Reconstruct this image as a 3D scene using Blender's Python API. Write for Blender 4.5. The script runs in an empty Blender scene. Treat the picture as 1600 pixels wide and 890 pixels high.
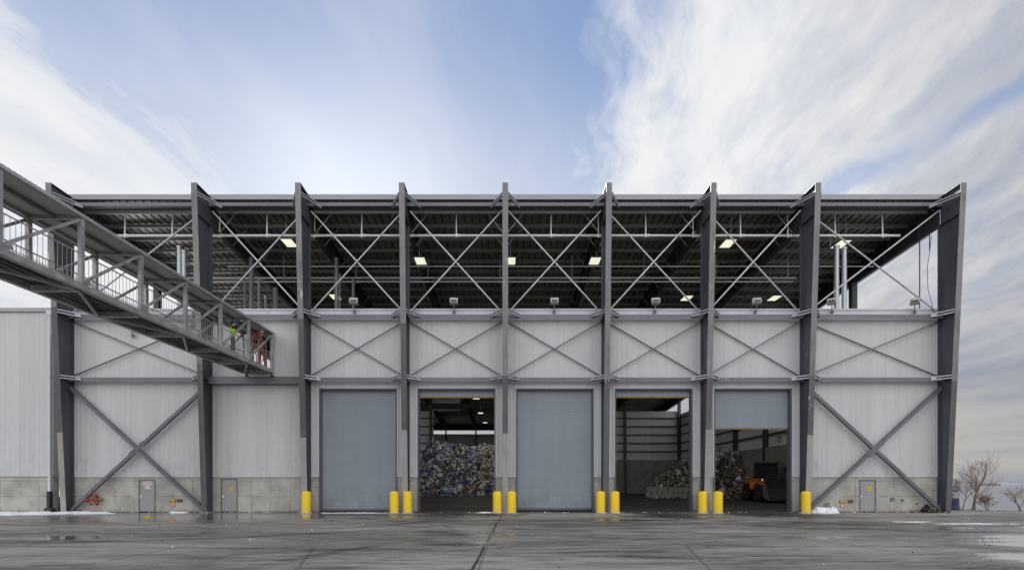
import bpy, bmesh, math, random
from mathutils import Vector, Matrix, noise
random.seed(7)
R = math.radians
scn = bpy.context.scene
COL = scn.collection
EYE = 1.72; F = 825.0; D = 33.0
def at(px, py, Y):                      # a point of the photograph (1600 px wide) at distance Y
    return (px-789.5)*Y/F, EYE+(757-py)*Y/F

# ------------------------------------------------------------------ nodes
def nd(nt, t, **kw):
    n = nt.nodes.new(t)
    for k, v in kw.items(): setattr(n, k, v)
    return n
def put(nt, sock, v):
    if isinstance(v, bpy.types.NodeSocket): nt.links.new(v, sock)
    elif v is not None: sock.default_value = v
def mt(nt, op, a, b=None, c=None, clamp=False):
    n = nd(nt, 'ShaderNodeMath', operation=op, use_clamp=clamp)
    for i, v in enumerate((a, b, c)): put(nt, n.inputs[i], v)
    return n.outputs[0]
def vm(nt, op, a, b=None):
    n = nd(nt, 'ShaderNodeVectorMath', operation=op)
    put(nt, n.inputs[0], a); put(nt, n.inputs[1], b)
    return n.outputs[0]
def mixc(nt, f, a, b, blend='MIX'):
    n = nd(nt, 'ShaderNodeMix', data_type='RGBA', blend_type=blend)
    put(nt, n.inputs[0], f); put(nt, n.inputs[6], a); put(nt, n.inputs[7], b)
    return n.outputs[2]
def ramp(nt, f, lo, hi, smooth=True):
    n = nd(nt, 'ShaderNodeMapRange', interpolation_type='SMOOTHSTEP' if smooth else 'LINEAR')
    put(nt, n.inputs[0], f); n.inputs[1].default_value = lo; n.inputs[2].default_value = hi
    return n.outputs[0]
def nz(nt, vec, scale, detail=4, rough=.55, dist=0.0):
    n = nd(nt, 'ShaderNodeTexNoise')
    put(nt, n.inputs['Vector'], vec)
    n.inputs['Scale'].default_value = scale; n.inputs['Detail'].default_value = detail
    n.inputs['Roughness'].default_value = rough; n.inputs['Distortion'].default_value = dist
    return n.outputs[0]
def c4(c, k=1.0): return (c[0]*k, c[1]*k, c[2]*k, 1)
def newmat(name):
    m = bpy.data.materials.new(name); m.use_nodes = True
    nt = m.node_tree; b = nt.nodes['Principled BSDF']
    return m, nt, b
def objco(nt, scale=(1,1,1)):
    tc = nd(nt, 'ShaderNodeTexCoord')
    return vm(nt, 'MULTIPLY', tc.outputs['Object'], scale)
def bump(nt, b, h, strength=.3, dist=.02):
    n = nd(nt, 'ShaderNodeBump'); n.inputs['Strength'].default_value = strength
    n.inputs['Distance'].default_value = dist; put(nt, n.inputs['Height'], h)
    nt.links.new(n.outputs[0], b.inputs['Normal'])
def worn(name, col, rough=.5, metal=0.0, var=.25, scale=(1,1,1), s=2.0, bmp=.15, fine=.12, spec=.5, chip=0, rust=0):
    m, nt, b = newmat(name)
    co = objco(nt, scale)
    a = nz(nt, co, s, 5, .6); f = nz(nt, co, s*9, 4, .6)
    k = mt(nt, 'ADD', mt(nt, 'MULTIPLY', mt(nt, 'SUBTRACT', a, .5), var*2.4), mt(nt, 'MULTIPLY', mt(nt, 'SUBTRACT', f, .5), fine*2.4))
    k = mt(nt, 'ADD', k, 1.0)
    c = vm(nt, 'SCALE', col[:3]); nt.nodes[-1].inputs['Scale'].default_value = 1
    nt.links.new(k, nt.nodes[-1].inputs['Scale'])
    if chip:
        g = nd(nt, 'ShaderNodeNewGeometry').outputs['Position']
        e1 = ramp(nt, nz(nt, vm(nt, 'MULTIPLY', g, (3.2,3.2,.9)), 1.0, 6, .72), .60, .64)
        e2 = ramp(nt, nz(nt, vm(nt, 'MULTIPLY', g, (.5,.5,.35)), 1.0, 3, .6), .52, .60)
        c = mixc(nt, mt(nt, 'MULTIPLY', mt(nt, 'MULTIPLY', e1, e2), chip), c, (.50,.50,.49,1))
        e3 = ramp(nt, nz(nt, vm(nt, 'MULTIPLY', g, (6,6,.30)), 1.0, 5, .7), .62, .75)
        c = mixc(nt, mt(nt, 'MULTIPLY', e3, .55), c, vm(nt, 'MULTIPLY', c, (.45,.43,.42)))
    if rust:
        g = nd(nt, 'ShaderNodeNewGeometry').outputs['Position']
        e4 = ramp(nt, nz(nt, vm(nt, 'MULTIPLY', g, (2.5,2.5,.7)), 1.0, 6, .7), .60, .72)
        c = mixc(nt, mt(nt, 'MULTIPLY', e4, rust), c, (.15,.085,.05,1))
    nt.links.new(c, b.inputs['Base Color'])
    b.inputs['Metallic'].default_value = metal
    b.inputs['Specular IOR Level'].default_value = spec
    nt.links.new(mt(nt, 'ADD', mt(nt, 'MULTIPLY', mt(nt, 'SUBTRACT', a, .5), .3), rough, clamp=True), b.inputs['Roughness'])
    if bmp: bump(nt, b, f, bmp, .01)
    return m

M = {}
M['steel_front'] = worn('galvanised_flange', (.185,.182,.187), .48, .3, .6, (1,1,.35), 1.6, chip=.7, rust=.18)
M['steel_mid'] = worn('primed_flange', (.095,.093,.098), .6, .0, .5, (1,1,.3), 2.2, chip=.9, rust=.15)
M['steel_low'] = worn('pale_flange', (.30,.295,.28), .65, .0, .35, (1,1,.4), 1.8, chip=.4, rust=.2)
M['steel_web'] = worn('dark_web', (.082,.086,.10), .5, .15, .5, (1,1,.3), 1.1, chip=.22, rust=.1)
M['steel_beam'] = worn('beam_steel', (.15,.153,.17), .45, .2, .4, (.3,1,1), 1.4, chip=.2, rust=.15)
M['steel_brace'] = worn('brace_steel', (.125,.125,.145), .45, .2, .35, (1,1,1), 1.3, chip=.2)
M['rod'] = worn('rod_steel', (.54,.54,.56), .36, .3, .3, (1,1,1), 1.0)
M['kicker'] = worn('galvanised_angle', (.46,.47,.50), .36, .5, .25, (1,1,1), 2)
M['rafter'] = worn('rafter_paint', (.055,.053,.056), .6, 0, .3, (1,.3,1), .8)
M['purlin'] = worn('purlin_steel', (.44,.43,.40), .42, .5, .3, (.3,1,1), 1.0)
M['pipe'] = worn('pipe_paint', (.90,.90,.88), .3, .1, .15, (.3,1,1), 1.0)
M['gutter'] = worn('gutter_metal', (.30,.305,.32), .4, .3, .2, (.15,1,1), 2)
M['truss'] = worn('galvanised_truss', (.37,.372,.375), .42, .35, .6, (1,1,1), 2.2, fine=.3, chip=.35)
M['floor_under'] = worn('walkway_deck', (.15,.145,.14), .5, .3, .6, (1,.3,1), 2.0)
M['wroof'] = worn('walkway_roof', (.56,.555,.53), .5, .1, .12, (1,1,1), 1.0)
M['jamb'] = worn('jamb_steel', (.10,.105,.125), .5, .1, .25, (1,1,.3), 2)
M['door'] = worn('door_paint', (.30,.285,.295), .5, 0, .10, (1,1,.5), 1.5, .05, .05)
M['doorframe'] = worn('door_frame', (.14,.13,.125), .55, 0, .2)
M['black'] = worn('black_plastic', (.02,.02,.021), .5, 0, .2)
M['rubber'] = worn('tyre_rubber', (.022,.021,.02), .85, 0, .3)
M['ltrim'] = worn('white_trim', (.58,.59,.61), .45, 0, .1, (.2,1,1), 2)
M['flood'] = worn('floodlight_paint', (.42,.42,.38), .5, 0, .15)
M['chrome'] = worn('bright_steel', (.7,.7,.7), .25, .9, .1)
M['galv_pipe'] = worn('galvanised_pipe', (.48,.50,.53), .38, .6, .15, (1,1,.3), 2)
M['orange'] = worn('machine_orange', (.58,.185,.012), .5, 0, .35)
M['bucket'] = worn('worn_bucket', (.06,.057,.054), .6, .3, .5)
M['red'] = worn('red_paint', (.26,.018,.015), .4, 0, .25, s=6)
M['brass'] = worn('brass', (.26,.18,.07), .35, .8, .25, s=8)
M['ladder'] = worn('orange_ladder', (.52,.055,.018), .5, 0, .15)
M['block'] = worn('block_concrete', (.38,.37,.34), .85, 0, .3, s=3, bmp=.3)
M['bark'] = worn('bare_bark', (.25,.165,.105), .85, 0, .35, s=4)
M['earth'] = worn('bank_soil', (.13,.11,.08), .95, 0, .4, s=1.5, bmp=.6)
M['signw'] = worn('sign_white', (.70,.70,.68), .5, 0, .08)
M['signy'] = worn('sign_yellow', (.68,.55,.03), .5, 0, .08)
M['signg'] = worn('sign_olive', (.13,.13,.03), .5, 0, .2, s=12)
M['signo'] = worn('sign_rust', (.23,.09,.03), .5, 0, .25, s=12)
M['signr'] = worn('sign_red', (.48,.06,.05), .5, 0, .1)
M['rag'] = worn('mustard_cloth', (.46,.33,.02), .8, 0, .4, s=8)
M['ink'] = worn('sign_ink', (.03,.03,.03), .6, 0, .1)
M['brick'] = worn('far_brick', (.27,.19,.175), .9, 0, .2, s=.02, bmp=0)
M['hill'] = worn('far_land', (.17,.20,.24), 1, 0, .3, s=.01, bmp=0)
M['skin'] = worn('skin', (.50,.32,.24), .55, 0, .06)
M['navy'] = worn('navy_cloth', (.045,.055,.10), .9, 0, .2)
M['darkcloth'] = worn('dark_cloth', (.022,.022,.026), .9, 0, .2)
M['boot'] = worn('boot_leather', (.06,.04,.03), .7, 0, .2)
M['hair'] = worn('dark_hair', (.03,.025,.02), .8, 0, .2)
M['hivis'] = worn('hivis_cloth', (.36,.78,.03), .8, 0, .06)
M['helmet_w'] = worn('white_helmet', (.8,.8,.78), .35, 0, .05)
M['helmet_b'] = worn('blue_helmet', (.03,.05,.16), .35, 0, .05)

def glass():
    m, nt, b = newmat('cab_glass')
    b.inputs['Base Color'].default_value = (.02,.025,.025,1); b.inputs['Roughness'].default_value = .08
    return m
M['glass'] = glass()
def emit(name, col, s):
    m, nt, b = newmat(name)
    b.inputs['Base Color'].default_value = c4(col)
    b.inputs['Emission Color'].default_value = c4(col); b.inputs['Emission Strength'].default_value = s
    return m
M['lamp'] = emit('lit_diffuser', (1.0,.975,.76), .42)
M['headlamp'] = emit('lit_headlamp', (1.0,.78,.35), .22)

def wall_mat(name, col):
    m, nt, b = newmat(name)
    co = objco(nt)
    sx = nd(nt, 'ShaderNodeSeparateXYZ'); nt.links.new(co, sx.inputs[0])
    streak = nz(nt, vm(nt, 'MULTIPLY', co, (2.3,2.3,.10)), 1.0, 5, .65)
    big = nz(nt, co, .35, 4, .6)
    fine = nz(nt, vm(nt, 'MULTIPLY', co, (9,9,.5)), 1.0, 3, .6)
    h = mt(nt, 'ADD', sx.outputs[0], sx.outputs[1])
    pan = nd(nt, 'ShaderNodeTexWhiteNoise', noise_dimensions='1D')
    put(nt, pan.inputs['W'], mt(nt, 'FLOOR', mt(nt, 'DIVIDE', h, .915)))
    k = mt(nt, 'ADD', 1.0, mt(nt, 'MULTIPLY', mt(nt, 'SUBTRACT', streak, .5), .30))
    k = mt(nt, 'ADD', k, mt(nt, 'MULTIPLY', mt(nt, 'SUBTRACT', big, .5), .16))
    k = mt(nt, 'ADD', k, mt(nt, 'MULTIPLY', mt(nt, 'SUBTRACT', fine, .5), .12))
    k = mt(nt, 'ADD', k, mt(nt, 'MULTIPLY', mt(nt, 'SUBTRACT', pan.outputs[0], .5), .05))
    # dark run marks
    run = ramp(nt, nz(nt, vm(nt, 'MULTIPLY', co, (3.1,3.1,.22)), 1.0, 5, .7), .66, .82)
    k = mt(nt, 'SUBTRACT', k, mt(nt, 'MULTIPLY', run, .22))
    # lap joint of each sheet and the screw rows
    fx = mt(nt, 'FRACT', mt(nt, 'DIVIDE', h, .915))
    lap = mt(nt, 'LESS_THAN', fx, .022)
    k = mt(nt, 'SUBTRACT', k, mt(nt, 'MULTIPLY', lap, .13))
    fz = mt(nt, 'LESS_THAN', mt(nt, 'FRACT', mt(nt, 'DIVIDE', mt(nt, 'SUBTRACT', sx.outputs[2], .75), 1.52)), .022)
    fx2 = mt(nt, 'LESS_THAN', mt(nt, 'FRACT', mt(nt, 'DIVIDE', h, .305)), .16)
    k = mt(nt, 'SUBTRACT', k, mt(nt, 'MULTIPLY', mt(nt, 'MULTIPLY', fz, fx2), .28))
    low = mt(nt, 'MULTIPLY', ramp(nt, sx.outputs[2], 5.0, 2.3), ramp(nt, nz(nt, vm(nt, 'MULTIPLY', co, (1.4,1.4,.8)), 1.0, 6, .7), .47, .70))
    k = mt(nt, 'SUBTRACT', k, mt(nt, 'MULTIPLY', low, .17))
    c = nd(nt, 'ShaderNodeVectorMath', operation='SCALE'); c.inputs[0].default_value = col
    rs = ramp(nt, nz(nt, vm(nt, 'MULTIPLY', co, (4.5,4.5,.16)), 1.0, 5, .72), .68, .80)
    nt.links.new(k, c.inputs['Scale']); nt.links.new(mixc(nt, mt(nt, 'MULTIPLY', rs, .35), c.outputs[0], (.30,.24,.18,1)), b.inputs['Base Color'])
    b.inputs['Roughness'].default_value = .48
    bump(nt, b, big, .25, .03)
    return m
M['wall'] = wall_mat('white_panel', (.515,.517,.523))
M['wall_in'] = wall_mat('liner_panel', (.74,.74,.75))
M['parapet'] = wall_mat('parapet_panel', (.58,.59,.62))  # paler than the wall: its brighter shading is put into the colour

def concrete_mat(name, col, pw, ph, dirt=.35):
    m, nt, b = newmat(name)
    co = objco(nt)
    sx = nd(nt, 'ShaderNodeSeparateXYZ'); nt.links.new(co, sx.inputs[0])
    h = mt(nt, 'ADD', sx.outputs[0], sx.outputs[1])
    big = nz(nt, co, .9, 6, .65); fine = nz(nt, co, 14, 4, .6)
    pits = ramp(nt, nz(nt, vm(nt, 'MULTIPLY', co, (1,1,1.3)), 5.5, 6, .75), .60, .72)
    pitm = ramp(nt, nz(nt, co, 1.1, 3, .6), .5, .66)
    wob = mt(nt, 'MULTIPLY', mt(nt, 'SUBTRACT', nz(nt, co, .8, 2), .5), .08)
    hx = mt(nt, 'ADD', h, wob)
    lx = mt(nt, 'LESS_THAN', mt(nt, 'FRACT', mt(nt, 'DIVIDE', hx, pw)), .035/pw)
    lz = mt(nt, 'LESS_THAN', mt(nt, 'FRACT', mt(nt, 'DIVIDE', mt(nt, 'ADD', sx.outputs[2], wob), ph)), .03/ph)
    pan = nd(nt, 'ShaderNodeTexWhiteNoise', noise_dimensions='2D')
    cb = nd(nt, 'ShaderNodeCombineXYZ')
    put(nt, cb.inputs[0], mt(nt, 'FLOOR', mt(nt, 'DIVIDE', hx, pw))); put(nt, cb.inputs[1], mt(nt, 'FLOOR', mt(nt, 'DIVIDE', sx.outputs[2], ph)))
    nt.links.new(cb.outputs[0], pan.inputs['Vector'])
    line = mt(nt, 'MULTIPLY', mt(nt, 'MAXIMUM', lx, lz), ramp(nt, nz(nt, co, 1.7, 3), .35, .6))
    k = mt(nt, 'ADD', 1.0, mt(nt, 'MULTIPLY', mt(nt, 'SUBTRACT', big, .5), dirt*1.9))
    k = mt(nt, 'ADD', k, mt(nt, 'MULTIPLY', mt(nt, 'SUBTRACT', fine, .5), .28))
    k = mt(nt, 'ADD', k, mt(nt, 'MULTIPLY', mt(nt, 'SUBTRACT', pan.outputs[0], .5), .14))
    k = mt(nt, 'SUBTRACT', k, mt(nt, 'MULTIPLY', line, .52))
    k = mt(nt, 'SUBTRACT', k, mt(nt, 'MULTIPLY', mt(nt, 'MULTIPLY', pits, pitm), .5))
    # splash dirt along the foot, with a ragged edge of its own
    foot = ramp(nt, mt(nt, 'ADD', sx.outputs[2], mt(nt, 'MULTIPLY', mt(nt, 'SUBTRACT', nz(nt, co, 3.5, 5, .7), .5), .5)), .16, .02)
    k = mt(nt, 'SUBTRACT', k, mt(nt, 'MULTIPLY', foot, .42))
    k = mt(nt, 'MAXIMUM', k, .12)
    c = nd(nt, 'ShaderNodeVectorMath', operation='SCALE'); c.inputs[0].default_value = col
    nt.links.new(k, c.inputs['Scale']); nt.links.new(c.outputs[0], b.inputs['Base Color'])
    b.inputs['Roughness'].default_value = .85
    bump(nt, b, mt(nt, 'SUBTRACT', fine, line), .3, .02)
    return m
M['concrete'] = concrete_mat('cast_concrete', (.385,.372,.335), 1.22, .98, .6)
M['concrete_in'] = concrete_mat('push_wall_concrete', (.30,.285,.26), 1.9, 1.9, .6)

def roller_mat():
    m, nt, b = newmat('roller_paint')
    co = objco(nt)
    streak = nz(nt, vm(nt, 'MULTIPLY', co, (1.6,1.6,.25)), 1.0, 5, .6)
    dirt = nz(nt, co, .5, 4, .6)
    sz = nd(nt, 'ShaderNodeSeparateXYZ'); nt.links.new(co, sz.inputs[0])
    k = mt(nt, 'ADD', .80, mt(nt, 'MULTIPLY', streak, .24)); k = mt(nt, 'ADD', k, mt(nt, 'MULTIPLY', dirt, .18))
    g_ = mt(nt, 'MULTIPLY', ramp(nt, sz.outputs[2], 2.2, .1), ramp(nt, nz(nt, vm(nt, 'MULTIPLY', co, (2,2,1.4)), 1.0, 6, .7), .40, .72))
    sl_ = mt(nt, 'FRACT', mt(nt, 'DIVIDE', sz.outputs[2], .1))
    k = mt(nt, 'SUBTRACT', k, mt(nt, 'MULTIPLY', mt(nt, 'LESS_THAN', sl_, .2), mt(nt, 'MULTIPLY', nz(nt, vm(nt, 'MULTIPLY', co, (.3,.3,6)), 1.0, 2), .22)))
    sc_ = mt(nt, 'MULTIPLY', ramp(nt, nz(nt, vm(nt, 'MULTIPLY', co, (1.2,1.2,6)), 1.0, 6, .75), .64, .70), ramp(nt, nz(nt, co, .6, 2), .5, .62))
    k = mt(nt, 'SUBTRACT', k, mt(nt, 'MULTIPLY', g_, .28)); k = mt(nt, 'ADD', k, mt(nt, 'MULTIPLY', sc_, .2))
    c = nd(nt, 'ShaderNodeVectorMath', operation='SCALE'); c.inputs[0].default_value = (.225,.255,.29)
    nt.links.new(k, c.inputs['Scale']); nt.links.new(c.outputs[0], b.inputs['Base Color'])
    b.inputs['Roughness'].default_value = .42
    return m
M['roller'] = roller_mat()

def deck_mat():
    m, nt, b = newmat('deck_underside')
    co = objco(nt)
    sx = nd(nt, 'ShaderNodeSeparateXYZ'); nt.links.new(co, sx.inputs[0])
    a = nz(nt, vm(nt, 'MULTIPLY', co, (1,.25,1)), 1.2, 5, .6)
    pan = nd(nt, 'ShaderNodeTexWhiteNoise', noise_dimensions='1D')
    put(nt, pan.inputs['W'], mt(nt, 'FLOOR', mt(nt, 'DIVIDE', sx.outputs[0], .5)))
    k = mt(nt, 'ADD', .72, mt(nt, 'ADD', mt(nt, 'MULTIPLY', a, .3), mt(nt, 'MULTIPLY', pan.outputs[0], .2)))
    c = nd(nt, 'ShaderNodeVectorMath', operation='SCALE'); c.inputs[0].default_value = (.36,.35,.31)
    seam = mt(nt, 'GREATER_THAN', mt(nt, 'FRACT', mt(nt, 'DIVIDE', mt(nt, 'ADD', sx.outputs[0], 27.15), .5)), .82)
    k = mt(nt, 'MULTIPLY', k, mt(nt, 'SUBTRACT', 1.0, mt(nt, 'MULTIPLY', seam, .75)))
    nt.links.new(k, c.inputs['Scale']); nt.links.new(c.outputs[0], b.inputs['Base Color'])
    b.inputs['Roughness'].default_value = .33; b.inputs['Metallic'].default_value = .7
    return m
M['deck'] = deck_mat()

def bollard_mat():
    m, nt, b = newmat('bollard_yellow')
    tc = nd(nt, 'ShaderNodeTexCoord'); oi = nd(nt, 'ShaderNodeObjectInfo')
    co = vm(nt, 'ADD', tc.outputs['Object'], vm(nt, 'SCALE', oi.outputs['Location'])); 
    g = nd(nt, 'ShaderNodeNewGeometry'); co = g.outputs['Position']
    sx = nd(nt, 'ShaderNodeSeparateXYZ'); nt.links.new(tc.outputs['Object'], sx.inputs[0])
    n1 = nz(nt, co, 2.5, 5, .65); n2 = nz(nt, vm(nt, 'MULTIPLY', co, (1,1,.5)), 7, 5, .7)
    low = ramp(nt, mt(nt, 'ADD', sx.outputs[2], mt(nt, 'MULTIPLY', n1, .5)), .75, .1)
    rnd = oi.outputs['Random']
    dirt = mt(nt, 'MULTIPLY', low, mt(nt, 'ADD', .25, mt(nt, 'MULTIPLY', rnd, .5)))
    col = mixc(nt, dirt, (.82,.56,.004,1), (.52,.47,.30,1))
    scuff = mt(nt, 'MULTIPLY', ramp(nt, n2, .62, .70), ramp(nt, nz(nt, co, 1.3, 2), .48, .62))
    col = mixc(nt, mt(nt, 'MULTIPLY', scuff, .85), col, (.05,.045,.035,1))
    nt.links.new(col, b.inputs['Base Color'])
    b.inputs['Roughness'].default_value = .42
    bump(nt, b, n2, .12, .01)
    return m
M['bollard'] = bollard_mat()

def ground_mat(name, inside=False):
    m, nt, b = newmat(name)
    g = nd(nt, 'ShaderNodeNewGeometry'); P = g.outputs['Position']
    sx = nd(nt, 'ShaderNodeSeparateXYZ'); nt.links.new(P, sx.inputs[0])
    X, Y = sx.outputs[0], sx.outputs[1]
    rot = nd(nt, 'ShaderNodeVectorRotate', rotation_type='Z_AXIS'); nt.links.new(P, rot.inputs['Vector']); rot.inputs['Angle'].default_value = R(-11)
    rot2 = nd(nt, 'ShaderNodeVectorRotate', rotation_type='Z_AXIS'); nt.links.new(P, rot2.inputs['Vector']); rot2.inputs['Angle'].default_value = R(3)
    warp = vm(nt, 'SCALE', nd(nt, 'ShaderNodeTexNoise').outputs[1]); nt.nodes[-1].inputs['Scale'].default_value = 1.2
    q = vm(nt, 'ADD', rot.outputs[0], warp); q2 = vm(nt, 'ADD', rot2.outputs[0], warp)
    st1 = nz(nt, vm(nt, 'MULTIPLY', q, (.09,.32,1)), 1.0, 7, .66)
    st2 = nz(nt, vm(nt, 'MULTIPLY', q2, (.22,1.7,1)), 1.0, 7, .72)
    st3 = nz(nt, vm(nt, 'MULTIPLY', q, (.75,4.5,1)), 1.0, 6, .72)
    st4 = nz(nt, vm(nt, 'MULTIPLY', q2, (1.1,10.0,1)), 1.0, 5, .75)
    big = nz(nt, P, .10, 4, .6); fine = nz(nt, P, 11, 6, .72); grit = nz(nt, P, 42, 3, .7)
    dk = ramp(nt, st1, .42, .62); dk2 = ramp(nt, st2, .46, .60); dk3 = ramp(nt, st3, .48, .62); dk4 = ramp(nt, st4, .5, .64)
    s = mt(nt, 'MULTIPLY', dk, .34); s = mt(nt, 'ADD', s, mt(nt, 'MULTIPLY', dk2, .36)); s = mt(nt, 'ADD', s, mt(nt, 'MULTIPLY', dk3, .32)); s = mt(nt, 'ADD', s, mt(nt, 'MULTIPLY', dk4, .20))
    s = mt(nt, 'ADD', s, mt(nt, 'MULTIPLY', mt(nt, 'SUBTRACT', big, .5), .5))
    def blob(cx, cy, rx, ry):
        dx = mt(nt, 'DIVIDE', mt(nt, 'SUBTRACT', X, cx), rx); dy = mt(nt, 'DIVIDE', mt(nt, 'SUBTRACT', Y, cy), ry)
        r = mt(nt, 'SQRT', mt(nt, 'ADD', mt(nt, 'MULTIPLY', dx, dx), mt(nt, 'MULTIPLY', dy, dy)))
        return ramp(nt, r, 1.0, .15)
    def acc(lst):
        o = None
        for a in lst:
            v = mt(nt, 'MULTIPLY', blob(*a[:4]), a[4])
            o = v if o is None else mt(nt, 'MAXIMUM', o, v)
        return o
    if not inside:
        # oily tracks fanning out of the open bays
        s = mt(nt, 'ADD', s, acc([(-2.5,31.5,4.5,5,.55),(9.5,31,3.4,6,.58),(15.5,31,4.4,6.5,.62),(3,24,14,5,.20),(15,21,9,5,.25)]))
        # tyre tracks curving out of the bays
        for (cx,cy,r0,ph) in ((-16,31,14.5,.0),(-17,34,17.5,2.0),(24,33,12.5,4.0),(3,35,13.8,6.0),(-6,8,21,8.0),(31,36,24,9.5),(20,2,26,11.0)):
            dx=mt(nt,'SUBTRACT',X,cx); dy=mt(nt,'SUBTRACT',Y,cy)
            rr_=mt(nt,'SQRT',mt(nt,'ADD',mt(nt,'MULTIPLY',dx,dx),mt(nt,'MULTIPLY',dy,dy)))
            rr_=mt(nt,'ADD',rr_,mt(nt,'MULTIPLY',mt(nt,'SUBTRACT',nz(nt,P,.22,2),.5),1.2))
            d_=mt(nt,'ABSOLUTE',mt(nt,'SUBTRACT',mt(nt,'ABSOLUTE',mt(nt,'SUBTRACT',rr_,r0)),.95))
            tk=mt(nt,'MULTIPLY',ramp(nt,d_,.34,.20),ramp(nt,nz(nt,vm(nt,'ADD',P,(ph*7,ph,0)),.16,4,.65),.44,.58))
            tk=mt(nt,'MULTIPLY',tk,mt(nt,'ADD',.45,mt(nt,'MULTIPLY',fine,.6)))
            s=mt(nt,'ADD',s,mt(nt,'MULTIPLY',tk,.28))
    s = mt(nt, 'MINIMUM', mt(nt, 'MAXIMUM', s, 0.0), 1.0)
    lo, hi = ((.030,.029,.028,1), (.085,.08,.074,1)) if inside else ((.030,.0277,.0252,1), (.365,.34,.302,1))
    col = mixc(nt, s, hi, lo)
    k = mt(nt, 'ADD', .55, mt(nt, 'ADD', mt(nt, 'MULTIPLY', fine, .52), mt(nt, 'MULTIPLY', grit, .38)))
    # control joints, tarred
    if not inside:
        dj = mt(nt, 'ABSOLUTE', mt(nt, 'SUBTRACT', mt(nt, 'ADD', X, mt(nt, 'MULTIPLY', mt(nt, 'SUBTRACT', nz(nt, P, .9, 3), .5), .12)), mt(nt, 'ADD', -.93, mt(nt, 'MULTIPLY', Y, .0235))))
        j = ramp(nt, dj, .055, .02)
        dj2 = mt(nt, 'FRACT', mt(nt, 'DIVIDE', mt(nt, 'ADD', X, 6.7), 12.3))
        j2 = mt(nt, 'MULTIPLY', mt(nt, 'LESS_THAN', dj2, .0025), .5)
        dj3 = mt(nt, 'FRACT', mt(nt, 'DIVIDE', mt(nt, 'ADD', Y, 2.1), 9.1))
        j3 = mt(nt, 'MULTIPLY', mt(nt, 'LESS_THAN', dj3, .0035), .45)
        j = mt(nt, 'MAXIMUM', j, mt(nt, 'MAXIMUM', j2, j3))
        # cracks
        vo = nd(nt, 'ShaderNodeTexVoronoi', feature='DISTANCE_TO_EDGE'); vo.inputs['Scale'].default_value = .16
        put(nt, vo.inputs['Vector'], vm(nt, 'ADD', P, vm(nt, 'SCALE', nd(nt, 'ShaderNodeTexNoise').outputs[1])))
        cr = mt(nt, 'MULTIPLY', ramp(nt, vo.outputs['Distance'], .008, .002), .45)
        k = mt(nt, 'MULTIPLY', k, mt(nt, 'SUBTRACT', 1.0, mt(nt, 'MULTIPLY', mt(nt, 'MAXIMUM', j, cr), .78)))
    cs = nd(nt, 'ShaderNodeVectorMath', operation='SCALE'); nt.links.new(col, cs.inputs[0]); nt.links.new(k, cs.inputs['Scale'])
    col = cs.outputs[0]
    # water lying on it
    if inside:
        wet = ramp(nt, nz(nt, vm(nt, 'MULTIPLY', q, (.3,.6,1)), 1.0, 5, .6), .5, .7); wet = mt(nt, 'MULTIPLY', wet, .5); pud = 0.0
    else:
        wb = acc([(-18,27.8,13,6.0,.31),(-27,22,9,9,.15),(-9.0,29.5,5,3.4,.27),(-4,28,4,3,.16),(11,28.5,7,2.2,.12),(20.5,15.4,9.2,4.2,.60),(24,20,12,4.5,.16),(14.6,11.9,5.6,2.2,.55),(-13.8,17.2,4.2,1.5,.27),(4,13,3,1.2,.12),(30,27,10,4.5,.10),(-12,18,5,2,.10),(10.5,17.5,2.2,1.0,.16)])
        pn = nz(nt, vm(nt, 'MULTIPLY', q2, (.16,.62,1)), 1.0, 6, .62)
        pv = mt(nt, 'ADD', pn, wb)
        pud = ramp(nt, pv, .675, .705); wet = ramp(nt, pv, .46, .64)
    col = mixc(nt, mt(nt, 'MULTIPLY', wet, .55), col, vm(nt, 'MULTIPLY', col, (.40,.40,.41)))
    if not inside:                              # sky reflection painted as a pale colour on the right-hand puddles
        sky_sheen = mt(nt, 'MULTIPLY', mt(nt, 'MULTIPLY', pud, ramp(nt, X, 8.5, 11.0)), mt(nt, 'ADD', .50, mt(nt, 'MULTIPLY', fine, .5)))
        col = mixc(nt, sky_sheen, col, (.56,.575,.60,1))
    nt.links.new(col, b.inputs['Base Color'])
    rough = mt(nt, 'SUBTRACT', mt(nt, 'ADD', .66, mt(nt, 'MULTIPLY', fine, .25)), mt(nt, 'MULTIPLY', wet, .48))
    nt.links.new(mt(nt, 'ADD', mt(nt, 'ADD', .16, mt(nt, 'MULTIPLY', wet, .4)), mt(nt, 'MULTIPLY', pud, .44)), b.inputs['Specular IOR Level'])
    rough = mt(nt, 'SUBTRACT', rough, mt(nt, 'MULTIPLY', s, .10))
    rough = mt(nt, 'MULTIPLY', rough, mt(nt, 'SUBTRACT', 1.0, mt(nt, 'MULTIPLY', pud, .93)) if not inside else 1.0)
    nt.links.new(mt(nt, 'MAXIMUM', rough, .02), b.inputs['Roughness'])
    hgt = mt(nt, 'ADD', mt(nt, 'MULTIPLY', fine, .7), mt(nt, 'MULTIPLY', st2, 1.4))
    bn = nd(nt, 'ShaderNodeBump'); bn.inputs['Distance'].default_value = .02
    put(nt, bn.inputs['Height'], hgt)
    put(nt, bn.inputs['Strength'], mt(nt, 'MULTIPLY', mt(nt, 'SUBTRACT', 1.0, pud), .28) if not inside else .2)
    nt.links.new(bn.outputs[0], b.inputs['Normal'])
    return m
M['yard'] = ground_mat('wet_yard_concrete'); M['floor'] = ground_mat('dirty_hall_floor', True)

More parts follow.
